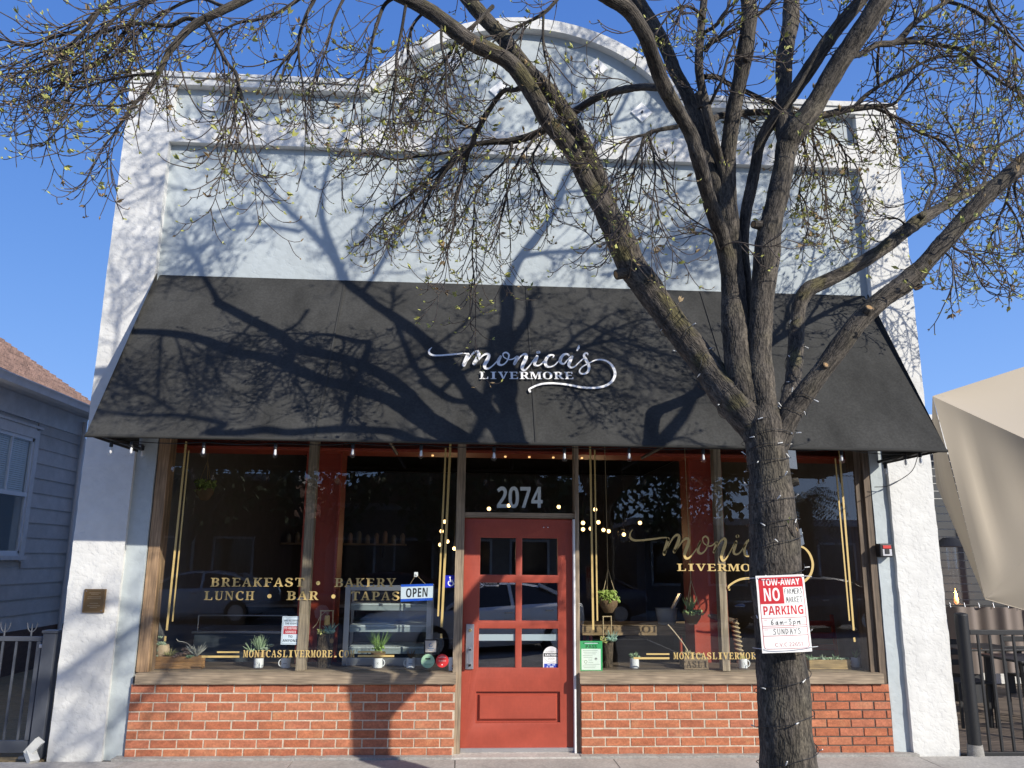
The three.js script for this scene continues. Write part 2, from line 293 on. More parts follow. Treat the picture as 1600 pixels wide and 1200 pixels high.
{
  const o = archPts(2.13, 1.69), i = archPts(2.0, 1.60).reverse();
  part(bld, 'arched_coping', extrude([...o, ...i], -0.43, 0.02), M.white);
}
for (const [x, y] of [[-0.18, 6.90], [1.363, 6.873], [-0.659, 6.395], [1.834, 6.366], [0.319, 6.547]]) {
  const g = new RoundedBoxGeometry(0.165, 0.165, 0.014, 1, 0.003).rotateZ(Math.PI / 4).translate(x, y, -0.07);
  const p = part(bld, 'tie_plate', uvm(g), M.plate);
  part(p, 'bolt', new THREE.CylinderGeometry(0.012, 0.014, 0.03, 6).rotateX(Math.PI / 2).translate(x, y - 0.005, -0.052), M.greyIron);
}
for (const [x, y] of [[-2.66, 6.255], [-2.37, 6.09]]) part(bld, 'wall_plate', rbox(x - 0.085, x + 0.085, y - 0.085, y + 0.085, -0.077, -0.062, 0.003), M.plate);
part(bld, 'base_ledge', lumpy(-2.9, -0.03, -0.03, 0.016, -0.1, 0.072, 0.05, 0.006, 9), M.base);
part(bld, 'base_ledge', lumpy(1.10, 4.16, -0.03, 0.016, -0.1, 0.072, 0.05, 0.006, 9), M.base);
part(bld, 'threshold', lumpy(-0.03, 1.10, -0.03, 0.012, -0.3, 0.072, 0.06, 0.003, 9), M.concrete);
// brick bulkheads, brick by brick
{
  const tones = [[0.62, 0.21, 0.10], [0.59, 0.19, 0.09], [0.65, 0.23, 0.11], [0.56, 0.18, 0.09], [0.62, 0.215, 0.115], [0.66, 0.245, 0.125]].map(([r, g, b], i) => mat(r, g, b, 0.88, { map: again(tBrick, 0.7 + 0.11 * i), bumpMap: again(tSpeck, 0.25), bumpScale: 0.0015 }));
  const H = 0.602 / 8, Lb = 0.226, J = 0.0105;
  for (const [x0, x1, off] of [[-2.828, -0.012, 0.09], [1.118, 3.975, 0.10]]) {
    const m = part(bld, 'brick_wall', box(x0 + 0.002, x1 > 3 ? 3.10 : x1 - 0.002, 0.0, 0.604, -0.13, -0.0145), M.mortar);
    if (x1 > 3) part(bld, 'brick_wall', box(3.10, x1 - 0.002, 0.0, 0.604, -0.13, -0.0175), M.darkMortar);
    for (let r = 0; r < 8; r++) {
      let x = x0 - (r % 2 ? Lb * 0.5 : 0) + off - Lb;
      for (; x < x1; x += Lb) {
        const a = Math.max(x + J / 2 + rr(-0.002, 0.002), x0), b = Math.min(x + Lb - J / 2 + rr(-0.002, 0.002), x1); if (b - a < 0.02) continue;
        const g = brickShape(b - a, H - J + rr(-0.0012, 0.0012), 0.05, 0.0035);
        const p = g.attributes.position; for (let i = 0; i < p.count; i++) if (p.getZ(i) > 0.04) p.setZ(i, p.getZ(i) + 0.002 * noise((p.getX(i) + a) * 9, (p.getY(i) + r) * 9, 0));
        g.rotateZ(rr(-0.006, 0.006)).translate((a + b) / 2, (r + 0.5) * H + rr(-0.001, 0.001), -0.0605 + rr(-0.0015, 0.0018));
        uvm(g); g.computeVertexNormals(); part(m, 'brick', g, tones[Math.floor(rnd() * 6)]);
      }
    }
  }
}
part(bld, 'window_sill', lumpy(-2.79, -0.008, 0.607, 0.695, -0.22, 0.022, 0.03, 0.0025, 12), M.greyWood);
part(bld, 'window_sill', lumpy(1.104, 3.92, 0.607, 0.695, -0.22, 0.022, 0.03, 0.0025, 12), M.greyWood);
part(bld, 'window_ledge', box(-2.82, -0.02, 0.60, 0.700, -0.75, -0.222), M.darkWood);
part(bld, 'window_ledge', box(1.10, 3.98, 0.60, 0.700, -0.75, -0.222), M.darkWood);
part(bld, 'inner_wall', [box(-2.82, -0.02, 0, 0.60, -0.3, -0.14), box(1.10, 3.98, 0, 0.60, -0.3, -0.14)], M.inWall);
const woodV = (x0, x1, y0, y1, z0, z1) => lumpy(x0, x1, y0, y1, z0, z1, 0.03, 0.0015, 14);
const vertical = (m) => { const c = m.clone(); for (const k of ['map', 'bumpMap']) { c[k] = m[k].clone(); c[k].rotation = Math.PI / 2; c[k].needsUpdate = true; } return c; };
const MgreyV = vertical(M.greyWood), MbrownV = vertical(M.brownWood), MdarkV = vertical(M.darkWood);
part(bld, 'window_post', woodV(-2.82, -2.722, 0.696, 3.0, -0.24, -0.06), MbrownV);
part(bld, 'window_post', woodV(-1.447, -1.364, 0.701, 3.0, -0.22, -0.115), MgreyV);
part(bld, 'window_post', woodV(2.46, 2.53, 0.701, 3.0, -0.22, -0.115), MgreyV);
part(bld, 'window_post', [woodV(3.858, 3.925, 0.696, 3.0, -0.26, -0.09), woodV(3.926, 3.992, 0.60, 3.0, -0.26, -0.055)], MdarkV);
part(bld, 'door_post', woodV(-0.04, 0.040, 0.013, 3.0, -0.22, -0.06), MgreyV);
part(bld, 'door_post', woodV(1.082, 1.118, 0.013, 3.0, -0.22, -0.055), MgreyV);
part(bld, 'transom_bar', woodV(0.041, 1.081, 2.078, 2.125, -0.22, -0.075), M.greyWood);
part(bld, 'weather_strip', rbox(1.062, 1.080, 0.012, 2.07, -0.15, -0.052, 0.003), mat(0.8, 0.8, 0.8, 0.4));
const paneBox = (x0, x1, y0, y1, z = -0.15) => new THREE.PlaneGeometry(x1 - x0, y1 - y0).translate((x0 + x1) / 2, (y0 + y1) / 2, z);
const paneL1 = part(bld, 'window_pane', paneBox(-2.722, -0.04, 0.696, 3.0, -0.105), M.glass), paneL2 = paneL1;
const paneR1 = part(bld, 'window_pane', paneBox(1.118, 3.858, 0.696, 3.0, -0.105), M.glass), paneR2 = paneR1;
const paneT = part(bld, 'transom_pane', paneBox(0.041, 1.081, 2.126, 3.0), M.glass);
// vinyl lettering and gold lines on the glass
const ZL = -0.1015, UPY = V(0, 1, 0);
const line = (text, font, u0, u1, v, h, spread) => letters(text, font, atZ(u0, v, ZL), atZ(u1, v, ZL), UPY, h, spread);
part(paneT, 'house_number', letters('2074', 'sans_bold', atZ(775, 793.5, -0.146), atZ(847, 793.5, -0.146), UPY, 0.145), M.letterGrey);
const typed = (text, u0, u1, v, h) => letters(text, 'serif_bold', atZ(u0, v, ZL), atZ(u1, v, ZL), UPY, h, 1, true);
part(paneL1, 'lettering', [typed('BREAKFAST', 327, 475, 916.5, 0.056), typed('BAKERY', 521, 618, 917, 0.056)], M.gold);
part(paneL1, 'lettering', [typed('LUNCH', 317, 397, 937.5, 0.056), typed('BAR', 446, 497, 937.5, 0.056), typed('TAPAS', 547, 625, 938, 0.056)], M.gold);
part(paneL1, 'lettering', typed('MONICASLIVERMORE.COM', 379, 554, 1027, 0.044), M.gold);
const dot = (u, v, r) => { const p = atZ(u, v, ZL); return new THREE.CircleGeometry(r, 20).translate(p.x, p.y, p.z); };
part(paneL1, 'bullet_dot', dot(421, 931.5, 0.019), M.gold);
part(paneL2, 'bullet_dot', [dot(497, 911, 0.019), dot(521, 932, 0.019)], M.gold);
part(paneR1, 'lettering', typed('MONICASLIVERMORE.COM', 1052, 1224, 1030, 0.043), M.gold);
const strip = (u0, v0, u1, v1, w) => { const a = atZ(u0, v0, ZL), b = atZ(u1, v1, ZL), d = b.clone().sub(a).normalize(), n = V(-d.y * w / 2, d.x * w / 2, 0); return quad(a.clone().sub(n), b.clone().sub(n), b.clone().add(n), a.clone().add(n)); };
for (const [p, u0, v0, u1, v1, w] of [[paneL1, 291, 690, 260.5, 985, 0.019], [paneL1, 295, 704, 269.5, 971, 0.013], [paneL1, 258.5, 994, 257.8, 1002, 0.019],
  [paneL2, 704, 690, 690, 980, 0.022], [paneL2, 696.5, 700, 684.5, 963, 0.016], [paneL2, 689.5, 990, 689.2, 997, 0.019],
  [paneR1, 922, 690, 927, 984, 0.019], [paneR1, 929, 703, 933.5, 970, 0.014], [paneR2, 1311, 696, 1334, 985, 0.019], [paneR2, 1305, 716, 1327.5, 970, 0.014], [paneR2, 1334.6, 996, 1335.6, 1003, 0.019],
  [paneL1, 339, 1019, 374, 1019, 0.014], [paneL1, 315, 1026, 374, 1026, 0.018], [paneL2, 559, 1018.5, 597, 1018.5, 0.014], [paneL2, 559, 1025, 616, 1025, 0.018], [paneR1, 1010, 1022, 1046, 1022, 0.014], [paneR1, 990, 1028.5, 1046, 1028.5, 0.018]]) part(p, 'gold_line', strip(u0, v0, u1, v1, w), M.gold);
// the script logo, stroke by stroke: [x, y, pen width] in tenths
const LOGO = [
  [[145, 130, 10], [105, 175, 30], [112, 222, 40], [170, 250, 32], [260, 252, 27], [400, 243, 28], [520, 232, 26], [620, 222, 20], [690, 224, 18], [715, 245, 30]],
  [[712, 240, 58], [680, 320, 68], [647, 400, 66]], [[650, 400, 20], [720, 310, 22], [790, 222, 28], [845, 190, 36], [882, 200, 46], [884, 232, 58], [850, 310, 66], [808, 378, 62]],
  [[815, 385, 20], [890, 310, 24], [955, 248, 28], [1005, 230, 36], [1038, 245, 46], [1033, 285, 58], [1000, 350, 66], [972, 410, 58], [986, 452, 42], [1030, 458, 28], [1090, 420, 22], [1160, 350, 20], [1225, 270, 28]],
  [[1222, 272, 44], [1190, 335, 58], [1190, 385, 50], [1232, 404, 28], [1290, 378, 22], [1338, 310, 24], [1350, 240, 28], [1308, 207, 26], [1262, 228, 24], [1268, 272, 18], [1320, 308, 18], [1380, 318, 20], [1430, 300, 20], [1475, 268, 26]],
  [[1485, 282, 52], [1460, 340, 58], [1437, 384, 48]], [[1440, 385, 18], [1500, 310, 22], [1556, 250, 26], [1598, 232, 38], [1622, 248, 50], [1614, 305, 64], [1576, 385, 62], [1557, 448, 54], [1576, 482, 36], [1612, 476, 26], [1662, 428, 20], [1722, 348, 20], [1775, 275, 26]],
  [[1792, 272, 54], [1766, 340, 58], [1753, 392, 46], [1786, 413, 28], [1840, 400, 22], [1900, 342, 20], [1938, 300, 22]], [[1800, 206, 46], [1824, 204, 46]],
  [[2042, 285, 20], [2052, 252, 24], [2016, 244, 28], [1962, 272, 44], [1922, 350, 58], [1934, 412, 46], [1990, 432, 28], [2060, 408, 22], [2120, 350, 20], [2150, 315, 22]],
  [[2292, 255, 30], [2258, 230, 30], [2204, 245, 42], [2158, 312, 56], [2164, 368, 44], [2210, 384, 26], [2262, 330, 20], [2325, 272, 24]], [[2338, 275, 48], [2306, 345, 56], [2288, 402, 50], [2312, 440, 32], [2370, 432, 22], [2440, 370, 20], [2512, 304, 20], [2540, 280, 24]],
  [[2584, 242, 20], [2580, 220, 24], [2544, 220, 28], [2524, 252, 40], [2552, 312, 52], [2586, 380, 54], [2604, 440, 46], [2584, 508, 38], [2520, 542, 28], [2462, 524, 28], [2458, 482, 24], [2502, 430, 22], [2562, 395, 20], [2630, 360, 18], [2700, 327, 22], [2780, 318, 26], [2880, 342, 28], [2968, 420, 42], [3010, 530, 48], [2976, 640, 46], [2880, 718, 40], [2760, 752, 34], [2600, 760, 33], [2450, 744, 33], [2300, 715, 32], [2150, 694, 30], [2000, 687, 32], [1850, 702, 32], [1732, 745, 30], [1668, 788, 34], [1682, 815, 38]],
  [[2446, 100, 22], [2438, 134, 42], [2418, 172, 24]],
];
const onGlass = (x, y) => atZ(982 + (660 + x / 10 - 668) * 0.983, 834.5 + (530 + y / 10 - 548) * 1.36, ZL - 0.0);
part(paneR1, 'lettering', LOGO.map((s) => ribbon(s, onGlass, 0.8)).concat(letters('LIVERMORE', 'serif_bold', atZ(1057, 892, ZL), atZ(1206, 892.5, ZL), UPY, 0.048, 1, 0.55)), M.gold, { label: 'gold script lettering on the window glass' });
// small notices on the glass
const sticker = (parent, name, u0, v0, u1, v1, m, z = ZL) => { const a = atZ(u0, v1, z), b = atZ(u1, v1, z), c = atZ(u1, v0, z), d = atZ(u0, v0, z); return part(parent, name, quad(a, b, c, d), m); };
const chairSign = print(128, 128, (x, w, h) => {
  x.fillStyle = '#1a25b8'; x.fillRect(0, 0, w, h); x.strokeStyle = '#fff'; x.lineWidth = 11; x.lineCap = 'round'; x.lineJoin = 'round';
  x.beginPath(); x.arc(60, 82, 27, 0.1, Math.PI * 1.25); x.stroke(); x.fillStyle = '#fff'; x.beginPath(); x.arc(52, 22, 10, 0, 7); x.fill();
  x.beginPath(); x.moveTo(53, 38); x.lineTo(57, 66); x.lineTo(80, 66); x.lineTo(92, 94); x.lineTo(102, 90); x.stroke(); x.beginPath(); x.moveTo(55, 52); x.lineTo(76, 52); x.stroke();
});
sticker(paneL2, 'access_sticker', 695.5, 899, 714.5, 918, chairSign);
const disc = (name, u, v, r, m) => { const p = atZ(u, v, ZL); part(paneL2, name, new THREE.CircleGeometry(r, 32).translate(p.x, p.y, p.z), m); };
disc('round_sticker', 668.5, 1033, 0.061, print(128, 128, (x) => { x.fillStyle = '#9fc7a4'; x.fillRect(0, 0, 128, 128); x.fillStyle = '#2c3a30'; x.fillRect(40, 36, 48, 14); x.fillStyle = '#b9d8bb'; for (let i = 0; i < 9; i++) x.fillRect(14 + i * 11, 66, 8, 14); x.fillStyle = '#84ab8a'; x.fillRect(34, 92, 60, 6); }));
disc('round_sticker', 691, 1032.5, 0.058, print(128, 128, (x) => { x.fillStyle = '#e0393a'; x.fillRect(0, 0, 128, 128); x.fillStyle = '#f5b6b2'; x.fillRect(44, 18, 40, 5); x.fillRect(26, 30, 76, 6); x.fillStyle = '#f0938e'; for (let i = 0; i < 4; i++) { x.beginPath(); x.arc(36 + i * 19, 64, 9, 0, 7); x.fill(); } x.fillStyle = '#fff'; x.fillRect(58, 96, 12, 10); }));
sticker(paneL2, 'notice_card', 701, 1027, 713, 1048, print(64, 112, (x) => { x.fillStyle = '#e9e7e2'; x.fillRect(0, 0, 64, 112); for (let i = 0; i < 9; i++) { x.fillStyle = '#8b8b8b'; x.fillRect(26, 12 + i * 10, 30, 4); } x.fillStyle = '#8a4a3c'; x.fillRect(26, 66, 26, 14); x.fillStyle = '#3a4a6a'; x.fillRect(26, 90, 20, 12); }));
sticker(paneL2, 'framed_notice', 662.5, 999, 683.5, 1021, print(96, 100, (x) => { x.fillStyle = '#17171b'; x.fillRect(0, 0, 96, 100); x.fillStyle = '#b7b0a6'; x.fillRect(9, 9, 78, 82); x.strokeStyle = '#3f6a9a'; x.lineWidth = 4; x.beginPath(); x.arc(48, 42, 12, 0, 5); x.stroke(); x.fillStyle = '#4a6f96'; x.fillRect(26, 62, 44, 5); x.fillRect(34, 74, 28, 5); }));
// door
const door = part(bld, 'door', (() => {
  const s = new THREE.Shape([[0.045, 0.03], [1.06, 0.03], [1.06, 2.066], [0.045, 2.066]].map((p) => new THREE.Vector2(...p)));
  const hole = (x0, x1, y0, y1) => s.holes.push(new THREE.Path([[x0, y0], [x0, y1], [x1, y1], [x1, y0]].map((p) => new THREE.Vector2(...p))));
  for (const [y0, y1] of [[0.722, 1.075], [1.135, 1.487], [1.547, 1.897]]) { hole(0.188, 0.533, y0, y1); hole(0.582, 0.928, y0, y1); }
  hole(0.172, 0.945, 0.252, 0.526);
  const g = new THREE.ExtrudeGeometry(s, { depth: 0.03, bevelEnabled: true, bevelThickness: 0.008, bevelSize: 0.008, bevelOffset: -0.002, bevelSegments: 2 }).translate(0, 0, -0.158);
  return toCreasedNormals(uvm(g), 0.5);
})(), M.door);
{
  const s = new THREE.Shape([[0.214, 0.292], [0.902, 0.292], [0.902, 0.486], [0.214, 0.486]].map((p) => new THREE.Vector2(...p)));
  part(door, 'raised_panel', [uvm(new THREE.ExtrudeGeometry(s, { depth: 0.004, bevelEnabled: true, bevelThickness: 0.012, bevelSize: 0.012, bevelSegments: 1 }).translate(0, 0, -0.138)), box(0.15, 0.97, 0.235, 0.545, -0.156, -0.148)], M.door);
  for (const [y0, y1] of [[0.718, 1.079], [1.131, 1.491], [1.543, 1.901]]) for (const [x0, x1] of [[0.184, 0.537], [0.578, 0.932]]) part(door, 'pane', paneBox(x0, x1, y0, y1, -0.144), M.doorGlass);
  part(door, 'kick_plate', [rbox(0.043, 1.061, 0.013, 0.048, -0.13, -0.108, 0.003), ...[0.1, 0.24, 0.38, 0.52, 0.66, 0.8, 0.94].map((x) => new THREE.SphereGeometry(0.004, 6, 4).translate(x, 0.036, -0.108))], M.steel);
  part(door, 'handle', [rbox(0.074, 0.148, 0.715, 1.110, -0.122, -0.104, 0.004), rbox(0.098, 0.126, 0.745, 0.90, -0.062, -0.05, 0.004), rbox(0.098, 0.126, 0.745, 0.77, -0.104, -0.05, 0.004), rbox(0.098, 0.126, 0.88, 0.905, -0.104, -0.05, 0.004)], M.steel);
  part(door, 'lock', [new THREE.CylinderGeometry(0.014, 0.016, 0.012, 20).rotateX(Math.PI / 2).translate(0.112, 1.055, -0.099)], mat(0.45, 0.36, 0.2, 0.4, { metalness: 0.8 }));
  part(door, 'screw', [sphere(V(0.79, 1.995, -0.119), 0.008, 8, 6), sphere(V(0.83, 1.995, -0.119), 0.008, 8, 6)], M.chrome);
  const zd = -0.1415;
  const frost = new THREE.MeshStandardMaterial({ color: C(0.34, 0.42, 0.44), roughness: 0.7, side: THREE.DoubleSide });
  sticker(door, 'frosted_band', 747, 991, 807, 1001, frost, zd); sticker(door, 'frosted_band', 814.5, 991, 874, 1001, frost, zd);
  sticker(door, 'notice_sticker', 748, 907.5, 780, 917.5, print(192, 60, (x) => { x.clearRect(0, 0, 192, 60); x.fillStyle = '#0d0f12'; x.fillRect(0, 0, 192, 60); x.strokeStyle = '#e6e6e6'; x.lineWidth = 5; x.beginPath(); x.arc(28, 30, 22, 0, 7); x.moveTo(12, 16); x.lineTo(44, 44); x.stroke(); x.fillStyle = '#dcdcdc'; x.fillRect(17, 26, 20, 12); write(x, 'NO OUTSIDE', 118, 18, 20, '#e6e6e6', 'sans-serif', 'bold', 110); write(x, 'FOOD OR DRINK', 122, 43, 20, '#e6e6e6', 'sans-serif', 'bold', 130); }), zd);
  const cs = new THREE.Shape(); { const a = atZ(848.5, 1046, zd), b = atZ(874, 1010, zd), w = b.x - a.x, h = b.y - a.y; cs.moveTo(0, 0); cs.lineTo(w, 0); cs.lineTo(w, h - w / 2); cs.absarc(w / 2, h - w / 2, w / 2, 0, Math.PI); cs.lineTo(0, 0);
    const g = new THREE.ShapeGeometry(cs, 20), uv = g.attributes.uv; for (let i = 0; i < uv.count; i++) uv.setXY(i, uv.getX(i) / w, uv.getY(i) / h); g.translate(a.x, a.y, zd + 0.001);
    part(door, 'caution_sticker', g, print(128, 192, (x) => { x.fillStyle = '#eceae8'; x.fillRect(0, 0, 128, 192); write(x, 'AUTOMATIC', 64, 44, 16, '#8c8a86', 'sans-serif', 'normal', 92); x.fillStyle = '#3a3836'; x.fillRect(4, 56, 120, 30); write(x, 'CAUTION', 64, 71, 24, '#fff', 'sans-serif', 'bold', 100); write(x, 'DOOR', 64, 102, 20, '#9a9894', 'sans-serif', 'normal', 56); x.strokeStyle = '#b9b7b3'; x.lineWidth = 3; x.beginPath(); x.arc(64, 74, 58, 0.3, Math.PI - 0.3); x.stroke(); x.fillStyle = '#2f49b4'; x.fillRect(8, 144, 112, 36); x.fillStyle = '#c9d2ec'; x.fillRect(34, 148, 24, 10); x.fillRect(72, 148, 22, 10); x.fillRect(28, 166, 12, 12); x.fillRect(52, 162, 30, 16); })); }
}
// the room behind the glass
part(bld, 'side_wall', [box(-3.44, -3.12, 0, 6.40, -11, -0.375), box(4.27, 4.57, 0, 6.40, -11, -0.375)], M.white);
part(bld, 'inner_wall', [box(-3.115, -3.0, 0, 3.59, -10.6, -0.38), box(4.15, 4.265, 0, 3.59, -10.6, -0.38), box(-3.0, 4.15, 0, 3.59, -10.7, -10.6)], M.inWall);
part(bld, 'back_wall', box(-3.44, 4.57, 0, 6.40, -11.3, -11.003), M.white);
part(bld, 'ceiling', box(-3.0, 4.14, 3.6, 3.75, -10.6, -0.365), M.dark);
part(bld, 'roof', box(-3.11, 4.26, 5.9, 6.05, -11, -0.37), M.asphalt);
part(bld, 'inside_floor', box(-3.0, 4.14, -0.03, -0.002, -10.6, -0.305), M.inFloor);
for (const [x0, x1] of [[-1.56, -1.205], [2.35, 2.70]]) part(bld, 'column', [rbox(x0, x1, 0.0, 3.595, -0.96, -0.945, 0.003), rbox(x0, x0 + 0.02, 0, 3.595, -0.94, -0.62, 0.003), rbox(x1 - 0.02, x1, 0, 3.595, -0.94, -0.62, 0.003), rbox(x0 + 0.024, x1 - 0.024, 0.0, 3.595, -0.80, -0.76, 0.003)], M.red, { label: 'red painted steel column behind the glass' });
part(bld, 'beam', [rbox(-2.98, 4.12, 2.74, 2.77, -0.9, -0.5, 0.003), rbox(-2.98, 4.12, 2.775, 3.1, -0.75, -0.72, 0.003)], M.red);
for (const x of [-0.3, 0.45, 0.7, 0.95, 1.25]) part(bld, 'spot_light', cyl(V(x, 2.725, -0.7), 0.012, 0.012, 0.014, 10), M.dim);

// ---------- awning ----------
const awn = thing('awning', 'large charcoal canvas awning with white script lettering over the storefront', 'awning', [0.56, 2.63, 0.5]);
{
  const top = V(0, AW.top, -0.078), low = V(0, AW.low, AW.z), at = (x, s, lift) => V(x, top.y + (low.y - top.y) * s, top.z + (low.z - top.z) * s);
  const g = new THREE.PlaneGeometry(1, 1, 120, 40), p = g.attributes.position, uv = g.attributes.uv;
  for (let i = 0; i < p.count; i++) {
    const s = 1 - uv.getY(i), x = AW.x0 + (AW.x1 - AW.x0) * uv.getX(i), e = Math.sin(Math.PI * s);
    const q = at(x, s), lift = e * (0.004 * noise(x * 0.8, s * 2, 3) + 0.001 * noise(x * 3, s * 5, 9));
    p.setXYZ(i, q.x, q.y + lift * 0.52, q.z + lift * 0.86); uv.setXY(i, x, s * 2.1);
  }
  g.computeVertexNormals();
  const cloth = part(awn, 'canopy', g, M.canvas);
  part(awn, 'side_panel', quad(V(AW.x0, AW.low, -0.02), V(AW.x0, AW.low, AW.z - 0.004), V(AW.x0, AW.top - 0.01, 0.0), V(AW.x0, AW.top - 0.01, -0.02)), M.canvas);
  part(awn, 'side_panel', quad(V(AW.x1, AW.low, -0.02), V(AW.x1, AW.low, AW.z - 0.004), V(AW.x1, AW.top - 0.01, 0.0), V(AW.x1, AW.top - 0.01, -0.02)), M.canvas);
  part(awn, 'hem', [tube([V(AW.x0, AW.low - 0.004, AW.z), V(0, AW.low - 0.006, AW.z), V(AW.x1, AW.low - 0.004, AW.z)], 0.014, 8, 20)], M.canvas);
  for (const x of [-1.2, 0.6, 2.38]) { const a = at(x, 0.004).add(V(0, 0.004, 0.007)), b = at(x, 0.998).add(V(0, 0.004, 0.007)); part(awn, 'seam', quad(a, a.clone().add(V(0.018, 0, 0)), b.clone().add(V(0.018, 0, 0)), b), M.canvas); }
  const fr = []; const bb = (a, b) => fr.push(rod(a, b, 0.016, 8));
  bb(V(AW.x0 + 0.03, AW.low + 0.03, AW.z - 0.05), V(AW.x1 - 0.03, AW.low + 0.03, AW.z - 0.05)); bb(V(AW.x0 + 0.03, AW.top - 0.16, -0.04), V(AW.x1 - 0.03, AW.top - 0.16, -0.04));
  for (let i = 0; i < 7; i++) { const x = AW.x0 + 0.03 + (AW.x1 - AW.x0 - 0.06) * i / 6; bb(V(x, AW.low + 0.03, AW.z - 0.06), V(x, AW.top - 0.16, -0.04)); if (i % 2 === 0) bb(V(x, AW.low + 0.03, AW.z - 0.05), V(x, AW.low + 0.03, -0.03)); }
  part(awn, 'frame', fr, M.black);
  const place = (x, y) => onAwning(660 + x / 10, 530 + y / 10, 0.009).add(V(0, 0, 0.0));
  part(cloth, 'lettering', LOGO.map((s) => ribbon(s, place, 0.92)), M.letterWhite);
  const a = onAwning(748, 592.0, 0.009), b = onAwning(896.5, 592.3, 0.009), up = V(0, AW.top - AW.low, -AW.z).normalize();
  part(cloth, 'lettering', letters('LIVERMORE', 'serif_bold', a, b, up, 0.064, 1, 0.55), M.letterWhite);
}
// string of bulbs under the awning edge
{
  const s = thing('string_light', 'string of clear glass bulbs hanging under the charcoal awning edge', 'string light', [0.56, 2.6, 0.97]);
  const B = [[222, 708, 0.55], [173, 703, 0.93], [205, 703, 0.98], [318, 704], [430, 706], [551, 705.5], [658, 707.5], [772, 711], [882, 712], [983, 711.5], [1099, 713.5], [1315, 715], [1415, 722, 0.72], [1438, 719, 0.9], [1384, 736, 0.35]];
  const pts = B.map(([u, v, z = 0.985]) => atZ(u, v, z));
  const order = [...pts].sort((a, b) => a.x - b.x), cord = [];
  order.forEach((p, i) => { cord.push(V(p.x, p.y + 0.068, p.z)); if (i + 1 < order.length) { const q = order[i + 1]; const n = q.x - p.x > 0.3 ? 3 : 1; for (let k = 1; k <= n; k++) cord.push(V(p.x + (q.x - p.x) * k / (n + 1), (p.y + q.y) / 2 + 0.068 - 0.004 * n * Math.sin(Math.PI * k / (n + 1)), p.z + (q.z - p.z) * k / (n + 1))); } });
  part(s, 'cord', [tube(cord, 0.004, 5, 300), tube([order[order.length - 1].clone().add(V(0, 0.068, 0)), V(4.3, 2.52, 0.06), V(4.12, 2.42, 0.02), V(4.0, 2.41, 0.0)], 0.004, 5, 40)], M.black);
  for (const p of pts) {
    const b = part(s, 'bulb', lathe(p, [[0.001, -0.052], [0.012, -0.05], [0.0215, -0.036], [0.0235, -0.022], [0.019, -0.003], [0.013, 0.018], [0.012, 0.026]], 16), M.bulb);
    part(b, 'socket', [cyl(V(p.x, p.y + 0.024, p.z), 0.0145, 0.0145, 0.04, 12), cyl(V(p.x, p.y + 0.06, p.z), 0.012, 0.005, 0.012, 12)], M.black);
    part(b, 'filament', [lathe(p, [[0.001, 0.022], [0.009, 0.016], [0.011, -0.02], [0.001, -0.03]], 8)], mat(0.8, 0.8, 0.78, 0.3));
  }
}

